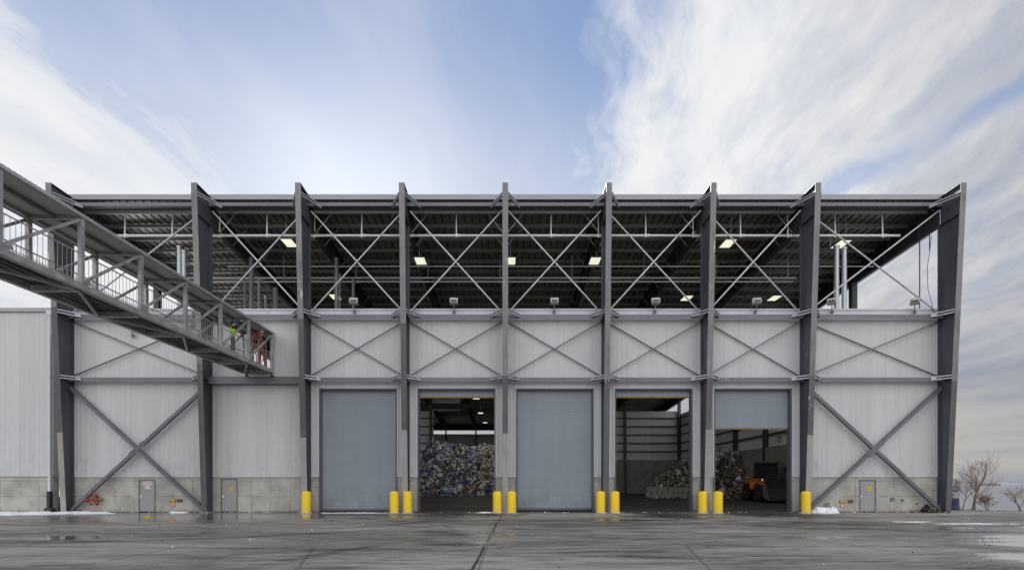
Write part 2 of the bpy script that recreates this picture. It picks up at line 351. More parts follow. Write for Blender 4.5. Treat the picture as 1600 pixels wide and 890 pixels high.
def water_mat():
    m, nt, b = newmat('harbour_water')
    g = nd(nt, 'ShaderNodeNewGeometry'); P = g.outputs['Position']
    b.inputs['Base Color'].default_value = (.10,.115,.13,1); b.inputs['Roughness'].default_value = .22
    a = nz(nt, vm(nt, 'MULTIPLY', P, (.25,.8,1)), 1.0, 6, .65)
    bump(nt, b, a, .9, .5)
    return m
M['water'] = water_mat()
def snow_mat():
    m, nt, b = newmat('old_snow')
    co = objco(nt); a = nz(nt, co, 3, 6, .65); d = ramp(nt, nz(nt, co, 9, 5, .7), .60, .75)
    col = mixc(nt, mt(nt, 'MULTIPLY', d, .6), mixc(nt, a, (.60,.62,.66,1), (.86,.88,.92,1)), (.16,.15,.14,1))
    nt.links.new(col, b.inputs['Base Color']); b.inputs['Roughness'].default_value = .7
    bump(nt, b, a, .5, .05)
    return m
M['snow'] = snow_mat()

# ------------------------------------------------------------------ mesh builder
class MB:
    def __init__(s): s.v=[]; s.f=[]; s.m=[]; s.mi=0
    def add(s, vs, fs):
        o=len(s.v); s.v+= [tuple(p) for p in vs]; s.f+=[tuple(i+o for i in f) for f in fs]; s.m+=[s.mi]*len(fs); return s
    def box(s,x0,x1,y0,y1,z0,z1):
        return s.add([(x0,y0,z0),(x1,y0,z0),(x1,y1,z0),(x0,y1,z0),(x0,y0,z1),(x1,y0,z1),(x1,y1,z1),(x0,y1,z1)],
                     [(0,3,2,1),(4,5,6,7),(0,1,5,4),(1,2,6,5),(2,3,7,6),(3,0,4,7)])
    def bar(s,p,q,w,h,up=(0,0,1)):
        p,q=Vector(p),Vector(q); d=(q-p).normalized(); u=Vector(up)
        if abs(d.dot(u))>.98: u=Vector((0,1,0))
        a=d.cross(u).normalized()*w/2; b=a.cross(d).normalized()*h/2
        vs=[p-a-b,p+a-b,p+a+b,p-a+b,q-a-b,q+a-b,q+a+b,q-a+b]
        return s.add(vs,[(0,3,2,1),(4,5,6,7),(0,1,5,4),(1,2,6,5),(2,3,7,6),(3,0,4,7)])
    def ibeam(s,p,q,depth,width,tf=.03,tw=.02,up=(0,0,1)):
        p,q=Vector(p),Vector(q); d=(q-p).normalized(); u=Vector(up)
        a=d.cross(u).normalized(); b=a.cross(d).normalized()
        o=b*(depth/2-tf/2)
        s.bar(p+o,q+o,width,tf,up); s.bar(p-o,q-o,width,tf,up)
        s.bar(p,q,tw,depth-2*tf-.004,up); return s
    def tube(s,p,q,r,n=10,r2=None,cap=True):
        p,q=Vector(p),Vector(q); r2=r if r2 is None else r2
        d=(q-p).normalized(); a=d.orthogonal().normalized(); b=d.cross(a)
        vs=[]
        for (c,rr) in ((p,r),(q,r2)):
            for i in range(n):
                t=2*math.pi*i/n; vs.append(c+(a*math.cos(t)+b*math.sin(t))*rr)
        fs=[(i,(i+1)%n,n+(i+1)%n,n+i) for i in range(n)]
        if cap: fs+=[tuple(range(n-1,-1,-1)),tuple(range(n,2*n))]
        return s.add(vs,fs)
    def prism(s,poly,ex):
        ex=Vector(ex); n=len(poly); P=[Vector(p) for p in poly]
        return s.add(P+[p+ex for p in P],[tuple(range(n-1,-1,-1)),tuple(range(n,2*n))]+[(i,(i+1)%n,n+(i+1)%n,n+i) for i in range(n)])
    def lathe(s,prof,c=(0,0,0),n=24):
        vs=[];fs=[]
        for r,z in prof:
            for i in range(n):
                t=2*math.pi*i/n; vs.append((c[0]+r*math.cos(t),c[1]+r*math.sin(t),c[2]+z))
        for k in range(len(prof)-1):
            for i in range(n): fs.append((k*n+i,k*n+(i+1)%n,(k+1)*n+(i+1)%n,(k+1)*n+i))
        fs.append(tuple(range(n-1,-1,-1))); fs.append(tuple(range((len(prof)-1)*n,len(prof)*n)))
        return s.add(vs,fs)
    def ball(s,c,r,sx=1,sy=1,sz=1,nu=12,nv=8):
        prof=[(max(.001,math.sin(math.pi*k/nv)),-math.cos(math.pi*k/nv)) for k in range(nv+1)]
        t=MB().lathe(prof,n=nu)
        return s.add([(c[0]+x*r*sx,c[1]+y*r*sy,c[2]+z*r*sz) for x,y,z in t.v],t.f)
    def xf(s,mat):
        s.v=[tuple(mat@Vector(p)) for p in s.v]; return s
    def build(s,name,mats,parent=None,local=False,smooth=35,bevel=0):
        me=bpy.data.meshes.new(name)
        off=Vector((0,0,0))
        if parent is not None and not local:
            q=parent
            while q is not None: off+=q.location; q=q.parent
        me.from_pydata([tuple(Vector(p)-off) for p in s.v],[],s.f)
        if not isinstance(mats,(list,tuple)): mats=[mats]
        for m in mats: me.materials.append(m)
        if len(mats)>1: me.polygons.foreach_set('material_index',s.m)
        b=bmesh.new(); b.from_mesh(me); bmesh.ops.recalc_face_normals(b,faces=b.faces)
        if bevel: bmesh.ops.bevel(b,geom=[e for e in b.edges if len(e.link_faces)==2 and e.calc_face_angle()>.5],offset=bevel,segments=2,affect='EDGES')
        b.to_mesh(me); b.free()
        if smooth: me.shade_smooth(); me.set_sharp_from_angle(angle=R(smooth))
        o=bpy.data.objects.new(name,me); COL.objects.link(o)
        if parent is not None: o.parent=parent
        return o
def tag(o,label=None,cat=None,group=None,kind=None):
    if label: o['label']=label
    if cat: o['category']=cat
    if group: o['group']=group
    if kind: o['kind']=kind
    return o
def thing(name,label,cat,loc=(0,0,0),rz=0,group=None):
    o=bpy.data.objects.new(name,None); COL.objects.link(o); o.location=loc; o.rotation_euler=(0,0,rz); o.empty_display_size=.3
    return tag(o,label,cat,group)
def copy_tree(o,parent=None):
    c=o.copy(); COL.objects.link(c); c.parent=parent
    for ch in list(o.children): copy_tree(ch,c)
    return c

# ------------------------------------------------------------------ terrain and water
coast=[(27.6,170),(29.3,70),(30.2,44),(30.9,36.6),(31.4,35.6),(33.2,34.0),(37,31.3),(44,27.5),(60,19),(100,-5),(220,-70),(420,-180)]
def sheet(name,pts,z,mat,kind='structure'):
    b=MB(); b.add([(x,y,z) for x,y in pts],[tuple(range(len(pts)))])
    return tag(b.build(name,mat,smooth=0),kind=kind)
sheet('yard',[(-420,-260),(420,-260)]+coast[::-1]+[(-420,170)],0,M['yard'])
b=MB()                                          # bank falling to the water, rough
rows=[]
fine=[]
for (x0,y0),(x1,y1) in zip(coast,coast[1:]):
    n=max(1,int(math.hypot(x1-x0,y1-y0)/.8)) if y0<60 and x1<70 else 2
    fine+=[(x0+(x1-x0)*i/n,y0+(y1-y0)*i/n) for i in range(n)]
fine.append(coast[-1])
for k,(off,z) in enumerate(((-.25,-.03),(.0,.05),(.5,-.02),(1.4,-.7),(3.5,-1.9),(7,-3.4))):
    row=[]
    for i,(x,y) in enumerate(fine):
        xa,ya=fine[max(0,i-1)]; xb,yb=fine[min(len(fine)-1,i+1)]
        d=Vector((xb-xa,yb-ya)).normalized(); nrm=Vector((-d.y,d.x))
        h=noise.noise(Vector((x*.9,y*.9,k*.7)))*(.10 if k in(1,2) else .25 if k>2 else 0)
        row.append((x+nrm.x*off,y+nrm.y*off,z+h))
    rows.append(row)
n=len(fine)
b.add([p for r in rows for p in r],[(k*n+i,k*n+i+1,(k+1)*n+i+1,(k+1)*n+i) for k in range(len(rows)-1) for i in range(n-1)])
tag(b.build('bank',M['earth']),kind='structure')
b=MB(); b.add([(-9000,20,-2.6),(9000,-3000,-2.6),(9000,9000,-2.6),(-9000,9000,-2.6)],[(0,1,2,3)])
b=MB(); b.add([(20,-3000,-2.6),(9000,-3000,-2.6),(9000,9000,-2.6),(20,9000,-2.6)],[(0,1,2,3)])
tag(b.build('water',M['water'],smooth=0),kind='structure')
b=MB(); pr=[]
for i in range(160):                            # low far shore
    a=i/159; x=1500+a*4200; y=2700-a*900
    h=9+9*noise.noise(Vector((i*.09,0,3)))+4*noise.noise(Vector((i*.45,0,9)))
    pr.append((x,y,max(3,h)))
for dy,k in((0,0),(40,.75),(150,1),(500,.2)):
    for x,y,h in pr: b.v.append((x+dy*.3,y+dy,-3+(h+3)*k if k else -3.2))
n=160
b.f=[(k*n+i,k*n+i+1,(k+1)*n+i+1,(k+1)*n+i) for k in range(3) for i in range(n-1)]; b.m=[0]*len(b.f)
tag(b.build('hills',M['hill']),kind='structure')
def far_block(px0,px1,ptop,Y,label):
    x0,_=at(px0,700,Y); x1,z1=at(px1,ptop,Y)
    t=thing('shore_building',label,'building',((x0+x1)/2,Y,0),0,'buildings on the far shore')
    b=MB(); b.box(x0,x1,Y,Y+30,-3,z1); b.build('wall',M['brick'],t,smooth=0)
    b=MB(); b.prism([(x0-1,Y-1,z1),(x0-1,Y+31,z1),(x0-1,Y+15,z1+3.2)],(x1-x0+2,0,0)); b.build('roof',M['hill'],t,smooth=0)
far_block(1534,1544,755.3,2350,'pale red block on the far shore behind the bare trees')
far_block(1545,1557,754.6,2380,'longest red brick block on the far shore across the water')
far_block(1559,1564,756,2400,'smallest red block on the far shore, beside the longest one')

# ------------------------------------------------------------------ the hall
COLX=[-27.1,-18.46,-12.3,-6.14,0,6.16,12.36,18.56,27.18]
ZTOP=19.62; YB=110.0
SL=-53.7/825.0
hall=thing('recycling_hall','long steel framed recycling hall with white panels and five tall roller doors','building',(0,33,0))
def yo(z): return D-(.62+1.09*z/ZTOP)            # outer face of the tapered columns
def slope(y): return SL*(y-D)
lowtop=[4.9,None,4.6,5.05,4.85,None,5.1,4.75,None]
midtop=[12.4,9.0,11.7,11.45,8.3,8.1,8.2,8.3,8.0]
SEG=[]
for i,x in enumerate(COLX):
    b=MB(); w=.17
    # web, with the haunch above
    b.prism([(x-.012,yo(.1)+.03,.05),(x-.012,D-.03,.05),(x-.012,D-.03,ZTOP-.04),(x-.012,yo(ZTOP)+.03,ZTOP-.04)],(.024,0,0))
    b.box(x-w,x+w,D-.03,D,.05,17.85)                                          # inner flange
    b.prism([(x-w+.01,yo(ZTOP)+.004,ZTOP-.03),(x-w+.01,D+.6,ZTOP-.03-.6*.065),(x-w+.01,D+.6,ZTOP-.6*.065),(x-w+.01,yo(ZTOP)+.004,ZTOP)],(2*w-.02,0,0))  # cap
    for zz in(17.86,12.1,8.2):                                               # stiffeners
        b.box(x-w+.015,x-.014,yo(zz)+.035,D-.034,zz,zz+.03); b.box(x+.014,x+w-.015,yo(zz)+.035,D-.034,zz,zz+.03)
    col=b.build('column',M['steel_web'],hall,smooth=0)
    lt=lowtop[i]; mtp=midtop[i]
    segs=[]
    if lt: segs.append((.05,lt,'steel_low'))
    segs.append((lt or .05,mtp,'steel_mid')); segs.append((mtp,ZTOP,'steel_front'))
    for k,(z0,z1,mm) in enumerate(segs):
        e=.004*(k%2)
        b=MB(); b.prism([(x-w,yo(z0)-e,z0),(x-w,yo(z0)+.028,z0),(x-w,yo(z1)+.028,z1),(x-w,yo(z1)-e,z1)],(2*w,0,0))
        b.build('outer_flange',M[mm],col,smooth=0)
    b=MB(); b.box(x-.26,x+.26,yo(0)-.09,D+.0,.006,.05)
    for sx in(-.2,.2):
        for yy in(yo(0)-.03,): b.tube((x+sx,yy,.05),(x+sx,yy,.12),.022,8)
    b.build('base_plate',M['steel_low'],col,smooth=0)
# rafters
for i,x in enumerate(COLX):
    b=MB(); y0,y1=D+.02,YB
    zb0,zb1=17.88+slope(y0),17.88+slope(y1); zt0,zt1=19.13+slope(y0),19.13+slope(y1)
    w=.15
    b.prism([(x-w,y0,zb0),(x-w,y1,zb1),(x-w,y1,zb1+.03),(x-w,y0,zb0+.03)],(2*w,0,0))
    b.prism([(x-w,y0,zt0-.03),(x-w,y1,zt1-.03),(x-w,y1,zt1),(x-w,y0,zt0)],(2*w,0,0))
    b.prism([(x-.01,y0,zb0+.032),(x-.01,y1,zb1+.032),(x-.01,y1,zt1-.032),(x-.01,y0,zt0-.032)],(.02,0,0))
    for k in range(24):
        yy=y0+1.6+k*3.2; zb=17.88+slope(yy)
        b.box(x-w+.02,x-.012,yy,yy+.02,zb+.035,zb+1.2); b.box(x+.012,x+w-.02,yy,yy+.02,zb+.035,zb+1.2)
    b.build('rafter',M['rafter'],hall,smooth=0)
# purlins, Z sections over the whole length
k=0; y=33.9; PURY=[]
while y<YB:
    PURY.append(y); z0=19.135+slope(y); b=MB()
    b.box(-27.1,27.15,y,y+.02,z0,z0+.27); b.box(-27.1,27.15,y-.09,y-.002,z0,z0+.02); b.box(-27.1,27.15,y+.022,y+.11,z0+.25,z0+.27)
    b.build('purlin',M['purlin'],hall,smooth=0); y+=1.62
# deck
b=MB(); prof=[]; x=-27.15
while x<27.2:
    prof+=[(x,.05),(x+.42,.05),(x+.44,.0),(x+.48,.0)]; x+=.5
zz=19.415
n=len(prof)
vs=[]
for y in(33.0,YB+.4):
    vs+=[(px,y,zz+slope(y)+pz) for px,pz in prof]
    vs+=[(px,y,zz+slope(y)+.12) for px,pz in prof]
fs=[]
for i in range(n-1):
    fs.append((i,i+1,2*n+i+1,2*n+i)); fs.append((n+i,3*n+i,3*n+i+1,n+i+1))
    fs.append((i,n+i,n+i+1,i+1)); fs.append((2*n+i,2*n+i+1,3*n+i+1,3*n+i))
fs.append((0,2*n,3*n,n)); fs.append((n-1,2*n-1,4*n-1,3*n-1))
b.add(vs,fs); b.build('roof_deck',M['deck'],hall,smooth=0)
for xg in(-27.24,27.2):
    b=MB(); b.prism([(xg,33.0,18.9),(xg,YB,18.9+slope(YB)),(xg,YB,19.62+slope(YB)),(xg,33.0,19.62)],(.04,0,0)); b.build('gable_fascia',M['rafter'],hall,smooth=0)
b=MB(); b.box(-27.2,27.2,YB+.05,YB+.1,13.05,14.9); b.build('rear_fascia',M['rafter'],hall,smooth=0)
# gutter, eave beam
b=MB()
b.prism([(-27.3,32.82,19.45),(-27.3,32.99,19.45),(-27.3,32.99,19.72),(-27.3,32.93,19.74),(-27.3,32.80,19.75)],(54.65,0,0))
b.build('gutter',M['gutter'],hall,smooth=0)
BAYS=list(zip(COLX,COLX[1:]))
for (x0,x1) in BAYS:
    b=MB(); xa,xb=x0+.02,x1-.02
    b.box(xa,xb,32.80,32.83,19.03,19.25); b.box(xa,xb,32.834,33.36,19.11,19.14); b.box(xa,xb,33.364,33.39,19.03,19.23)
    b.build('eave_beam',M['steel_beam'],hall,smooth=0)
for i,(x0,x1) in enumerate(BAYS):
    xa,xb=x0+.02,x1-.02
    b=MB(); b.box(xa,xb,32.66,32.69,12.0,12.25); b.box(xa,xb,32.694,32.95,12.11,12.13); b.build('girt_beam',M['steel_beam'],hall,smooth=0)
    b=MB()
    if i==1: b.box(xa,xb,32.60,32.63,7.96,8.40); b.box(xa,xb,32.634,32.99,8.37,8.395); b.box(xa,xb,32.634,32.99,7.965,7.99)
    else: b.box(xa,xb,32.66,32.69,8.12,8.36); b.box(xa,xb,32.694,32.95,8.23,8.25)
    b.build('girt_beam',M['steel_beam'],hall,smooth=0)
# kickers: paired angles from the column face to the beams
for i,x in enumerate(COLX):
    for z in(18.98,12.17,8.27):
        for s in(-1,1):
            if (i==0 and s<0) or (i==8 and s>0): continue
            if z==8.27 and ((i==1 and s>0) or (i==2 and s<0)): continue
            p=(x+s*.16,yo(z)+.02,z); q=(x+s*.86,32.64 if z<18 else 32.77,z)
            b=MB(); up=Vector((0,0,1))
            b.bar(Vector(p)+up*.08,Vector(q)+up*.08,.11,.05); b.bar(Vector(p)-up*.08,Vector(q)-up*.08,.11,.05)
            b.bar(Vector(p)*.25+Vector(q)*.75,Vector(q),.03,.24)
            b.build('kicker_strut',M['kicker'],hall,smooth=0)
# bracing
for i,(x0,x1) in enumerate(BAYS):
    xa,xb=x0+.2,x1-.2
    for k,(p,q) in enumerate((((xa,32.93,18.75),(xb,32.93,12.45)),((xa,32.84,12.45),(xb,32.84,18.75)))):
        b=MB(); b.tube(p,q,.05,8); b.build('brace_rod',M['rod'],hall)
    if i!=1:
        for k,(p,q) in enumerate((((xa,32.95,11.85),(xb,32.95,8.48)),((xa,32.88,8.48),(xb,32.88,11.85)))):
            b=MB(); b.bar(p,q,.02,.09,(0,1,0)); b.bar(Vector(p)+Vector((0,-.01,.03)),Vector(q)+Vector((0,-.01,.03)),.05,.02,(0,1,0)); b.build('brace_angle',M['steel_brace'],hall,smooth=0)
    if i in(0,7):
        for k,(p,q) in enumerate((((xa-.05,32.74,7.75),(xb+.05,32.74,.12)),((xa-.05,32.74,.12),(xb+.05,32.74,7.75)))):
            b=MB(); P,Q=Vector(p),Vector(q); mid=(P+Q)/2
            if k==0: b.ibeam(P,Q,.16,.21,.025,.018,(0,-1,0))
            else:
                d=(Q-P).normalized()
                b.ibeam(P,mid-d*.28,.16,.21,.025,.018,(0,-1,0)); b.ibeam(mid+d*.28,Q,.16,.21,.025,.018,(0,-1,0))
                b.bar(mid-d*.6,mid+d*.6,.3,.016,(0,-1,0))
                b.v[-8:]=[(x,y-.09,z) for x,y,z in b.v[-8:]]
            b.build('brace_beam',M['steel_brace'],hall,smooth=0)
# ribbed wall panels
def ribbed(b,x0,x1,z0,z1,y,t=.08,pitch=.305,d=.009):
    prof=[(x0,0)]; x=math.ceil(x0/pitch)*pitch+.01
    while x<x1-.08:
        if x>x0+.02: prof+=[(x,0),(x+.018,-d),(x+.052,-d),(x+.07,0)]
        for o in(.14,.21):
            if x0+.02<x+o<x1-.06: prof+=[(x+o,0),(x+o+.012,-d*.35),(x+o+.03,-d*.35),(x+o+.042,0)]
        x+=pitch
    prof.append((x1,0)); n=len(prof)
    vs=[(px,y+py,z0) for px,py in prof]+[(px,y+py,z1) for px,py in prof]+[(x0,y+t,z0),(x1,y+t,z0),(x0,y+t,z1),(x1,y+t,z1)]
    fs=[(i,i+1,n+i+1,n+i) for i in range(n-1)]
    fs+=[(2*n+1,2*n,2*n+2,2*n+3),tuple(range(n-1,-1,-1))+(2*n,2*n+1),tuple(range(n,2*n))+(2*n+3,2*n+2),(0,n,2*n+2,2*n),(n-1,2*n+1,2*n+3,2*n-1)]
    return b.add(vs,fs)
YW=33.045
ZC=2.24; ZP=12.72; ZD=7.76
DOOR={2:None,3:None,4:None,5:None,6:None}
def hole(i):
    c=(BAYS[i][0]+BAYS[i][1])/2+.02; return c-2.45,c+2.45
WD=(-16.0,-14.55,8.95,11.15)                    # the footbridge doorway
MAND={0:(228.6,748.5),1:(357.3,746.5),7:(1357,748.5)}
for i,(x0,x1) in enumerate(BAYS):
    xa,xb=x0+.015,x1-.015
    if i==7: xb=x1-.03
    b=MB()
    if i in DOOR:
        h0,h1=hole(i)
        ribbed(b,xa,h0,ZC,ZD,YW); ribbed(b,h1,xb,ZC,ZD,YW); ribbed(b,xa,xb,ZD,12.15,YW)
    elif i==1:
        ribbed(b,xa,xb,ZC,WD[2],YW); ribbed(b,xa,WD[0],WD[2],WD[3],YW); ribbed(b,WD[1],xb,WD[2],WD[3],YW); ribbed(b,xa,xb,WD[3],12.15,YW)
    else: ribbed(b,xa,xb,ZC,12.15,YW)
    w=b.build('wall_panel',M['wall'],hall,smooth=0)
    for (ta,tb) in ([(xa,xb)] if i not in DOOR else [(xa,hole(i)[0]),(hole(i)[1],xb)]):
        b=MB(); b.box(ta,tb,YW-.045,YW+.1,ZC-.035,ZC-.003); b.build('drip_trim',M['ltrim'],w,smooth=0)
    for xe in(x0+.21,x1-.21):
        b=MB(); b.box(xe-.035,xe+.035,YW-.05,YW-.026,ZC,12.0); b.build('edge_trim',M['ltrim'],w,smooth=0)
    b=MB(); ribbed(b,xa,xb,12.155,ZP-.09,YW-.01)
    p=b.build('parapet',M['parapet'],hall,smooth=0)
    b=MB(); b.box(x0+.0,x1-.0,YW-.06,YW+.16,ZP-.087,ZP); b.build('coping',M['ltrim'],p,smooth=0)
    b=MB(); yc0,yc1=YW+.03,YW+.36
    if i in DOOR:
        h0,h1=hole(i); b.box(xa,h0-.001,yc0,yc1,0,ZC-.04); b.build('concrete_base',M['concrete'],hall,smooth=0); b=MB(); b.box(h1+.001,xb,yc0,yc1,0,ZC-.04)
    else:
        px,pt=MAND[i]; cx,_=at(px,757,D); zt=at(0,pt,D)[1]-.02
        b.box(xa,cx-.53,yc0,yc1,0,ZC-.04); b.box(cx+.53,xb,yc0,yc1,0,ZC-.04); b.box(cx-.53,cx+.53,yc0,yc1,zt,ZC-.04)
        b.box(cx-.53,cx+.53,yc0+.25,yc1,0,zt)
    b.build('concrete_base',M['concrete'],hall,smooth=0)
# corner trims at the ends
for s,x in((-1,COLX[0]),(1,COLX[-1])):
    pass
# liner walls inside: right, left, partition, rear, with girts and push walls
def inner_wall(p,q,z0,z1,name='side_wall',mat='wall_in',side=1,girts=True,push=True,outer=True):
    P,Q=Vector((p[0],p[1],0)),Vector((q[0],q[1],0)); d=(Q-P).normalized(); L=(Q-P).length
    nrm=Vector((-d.y,d.x,0))*side            # towards the room
    b=MB(); t=.04
    prof=[]; s=0
    while s<L-.3:
        prof+=[(s,0),(s+.23,0),(s+.25,.03),(s+.28,.03)]; s+=.3
    prof.append((L,0)); n=len(prof)
    vs=[]
    for z in(z0,z1): vs+=[P+d*a+nrm*h+Vector((0,0,z)) for a,h in prof]
    for z in(z0,z1): vs+=[P-nrm*.06+Vector((0,0,z)),Q-nrm*.06+Vector((0,0,z))]
    fs=[(i,i+1,n+i+1,n+i) for i in range(n-1)]+[(2*n,2*n+1,2*n+3,2*n+2),tuple(range(n))+(2*n+1,2*n),tuple(range(n,2*n))+(2*n+3,2*n+2),(0,n,2*n+2,2*n),(n-1,2*n-1,2*n+3,2*n+1)]
    b.add(vs,fs)
    o=b.build(name,M[mat],hall,smooth=0)
    if girts:
        z=6.9
        while z<z1-.2:
            b=MB(); a=P+nrm*.16+Vector((0,0,z)); c=Q+nrm*.16+Vector((0,0,z)); b.bar(a,c,.2,.20); b.build('girt',M['steel_web'],hall,smooth=0); z+=1.3
    if push:
        b=MB(); a=P+nrm*.22; c=Q+nrm*.22
        b.bar(a+Vector((0,0,2.8)),c+Vector((0,0,2.8)),.42,5.6); b.build('push_wall',M['concrete_in'],hall,smooth=0)
    return o
inner_wall((27.3,33.2),(27.3,YB),0,ZP,side=1)
inner_wall((-27.3,YB),(-27.3,33.2),0,ZP,side=1)
inner_wall((27.0,82.5),(9.5,82.5),0,13.2,'partition_wall',side=1)
inner_wall((-11.2,82.5),(-27.0,82.5),0,13.2,'partition_wall',side=1)
inner_wall((27.0,YB),(-27.0,YB),0,12.3,'rear_wall','wall',side=1,girts=False)
for x in(27.0,18.6,12.4,-11.6,-18.5,-27.0):        # posts of the partition
    b=MB(); b.ibeam((x,82.0,0),(x,82.0,15.9),.5,.38,.03,.02,(0,-1,0)); b.build('partition_post',M['steel_web'],hall,smooth=0)
b=MB(); b.ibeam((-11.9,81.9,13.9),(12.6,81.9,13.9),.85,.3); b.build('header_beam',M['rafter'],hall,smooth=0)
b=MB(); b.box(-11.5,-7,82.3,82.4,13.3,15.7); b.build('header_panel',M['wall_in'],hall,smooth=0)
for y in(41,47.8,54.8,62.0,69.2,76.4):                      # posts of both gables and wall posts
    for s in(-1,1):
        x=27.0*s; zt=17.86+slope(y)
        b=MB(); b.box(x-.2,x+.2,y-.22,y+.22,0.05,zt); b.build('gable_post',M['rafter'],hall,smooth=0)
for x in(-18.5,-12.3,-6.1,0,6.1,12.3,18.5):
    b=MB(); b.box(x-.15,x+.15,109.3,109.7,.5,12.85); b.build('rear_post',M['steel_web'],hall,smooth=0)
# floor
b=MB(); b.add([(-27.2,33.38,.006),(27.25,33.38,.006),(27.25,YB,.62),(-27.2,YB,.62)],[(0,1,2,3)])
tag(b.build('floor',M['floor'],smooth=0),kind='structure')
# netting frame in the right gable
b=MB(); b.tube((27.0,34.4,12.7),(27.0,34.4,17.55),.035,8); b.tube((27.0,33.6,16.6),(27.0,33.6,17.7),.03,8); b.build('net_post',M['steel_web'],hall)
b=MB(); pts=[Vector((26.98,33.4,17.5)),Vector((26.98,33.75,15.6)),Vector((26.98,33.7,14.2)),Vector((26.98,33.3,12.8))]
for p,q in zip(pts,pts[1:]): b.tube(p,q,.018,6)
b.tube((26.98,33.6,17.55),(26.98,YB,17.55+slope(YB)),.016,6)
b.build('net_cable',M['steel_web'],hall)
def net_mat():
    m,nt,b=newmat('grey_net'); tr=nd(nt,'ShaderNodeBsdfTransparent'); mx=nd(nt,'ShaderNodeMixShader')
    b.inputs['Base Color'].default_value=(.35,.35,.36,1); b.inputs['Roughness'].default_value=.9
    mx.inputs[0].default_value=.05; nt.links.new(tr.outputs[0],mx.inputs[1]); nt.links.new(b.outputs[0],mx.inputs[2])
    nt.links.new(mx.outputs[0],nt.nodes['Material Output'].inputs[0]); return m
M['net']=net_mat()
b=MB(); b.prism([(26.9,33.6,12.75),(26.9,YB-1,12.75),(26.9,YB-1,17.25+slope(YB-1)),(26.9,33.6,17.25)],(.012,0,0)); b.build('litter_net',M['net'],hall,smooth=0)
# pipes under the roof
def pipe(name,p,q,r,mat='pipe',n=10):
    b=MB(); b.tube(p,q,r,n); return b.build(name,M[mat],hall)
P1=at(0,368,34)[1]
b=MB(); b.tube((-26.8,34,P1),(25.4,34,P1),.075,10)
for x in [-25+3.05*k for k in range(17)]:
    b.tube((x+.6,34,P1),(x+.72,34,P1),.105,10)
b.build('sprinkler_main',M['pipe'],hall)
for k,x in enumerate([-24.5+3.05*k for k in range(17)]):
    b=MB(); b.tube((x,34,P1+.07),(x,34.05,19.1),.045,8); b.tube((x,34,P1-.12),(x,34,P1+.1),.06,8); b.build('pipe_hanger',M['pipe'],hall)
for py,r,xr in((434,.065,21.8),(440,.055,21.6)):
    z=at(0,py,39.6)[1]; pipe('sprinkler_branch',(-26,39.6,z),(xr,39.6,z),r)
z=at(0,416,38)[1]; pipe('sprinkler_branch',(-20,38,z),(26.5,38,z),.04)
for k in range(9):
    x=-22+5.4*k; y=39.6; b=MB(); b.tube((x,y,at(0,434,39.6)[1]),(x,y,18.95),.03,6); b.build('pipe_hanger',M['pipe'],hall)
for px0,yb,yt,Y,r in((526,484,403,36.5,.14),(552,486,437,37,.11),(531,484,428,35,.05),(393,490,403,36.5,.17),(383,490,440,37,.1),(405,490,437,36,.12),(415,490,462,36,.1),(430,490,450,37,.17)):
    x,zt=at(px0,yt,Y); pipe('riser',(x,Y,8),(x,Y,min(zt,18.9)),r,'steel_front')
for px0,yt in((1307,384),(1319,387),(280.5,385),(288,392)):
    x,zt=at(px0,yt,34.3)
    b=MB(); b.tube((x,34.3,6),(x,34.3,zt),.155,12); b.tube((x,34.3,zt-.12),(x,34.3,zt),.185,12); b.tube((x,34.3,zt-2.4),(x,34.3,zt-2.3),.172,12)
    b.build('vent_pipe',M['galv_pipe'],hall)
b=MB(); x0,z=at(1284,340,35); x1,_=at(1322,340,35); b.box(x0,x1,34.9,35.1,z-.04,z+.04)
for a in(.35,.7): b.tube((x0+(x1-x0)*a,35,z),(x0+(x1-x0)*a,35,z-2.0),.012,5)
b.build('cable_tray',M['pipe'],hall,smooth=0)
# fly braces from the purlins to the rafters
for x in COLX[1:-1]:
    for k in(0,1,3,5,7):
        y=PURY[k]; z=19.13+slope(y)
        b=MB()
        b.bar((x-.14,y,17.95+slope(y)),(x-1.15,y,z+.05),.05,.05); b.bar((x+.14,y,17.95+slope(y)),(x+1.15,y,z+.05),.05,.05)
        b.build('fly_brace',M['purlin'],hall,smooth=0)

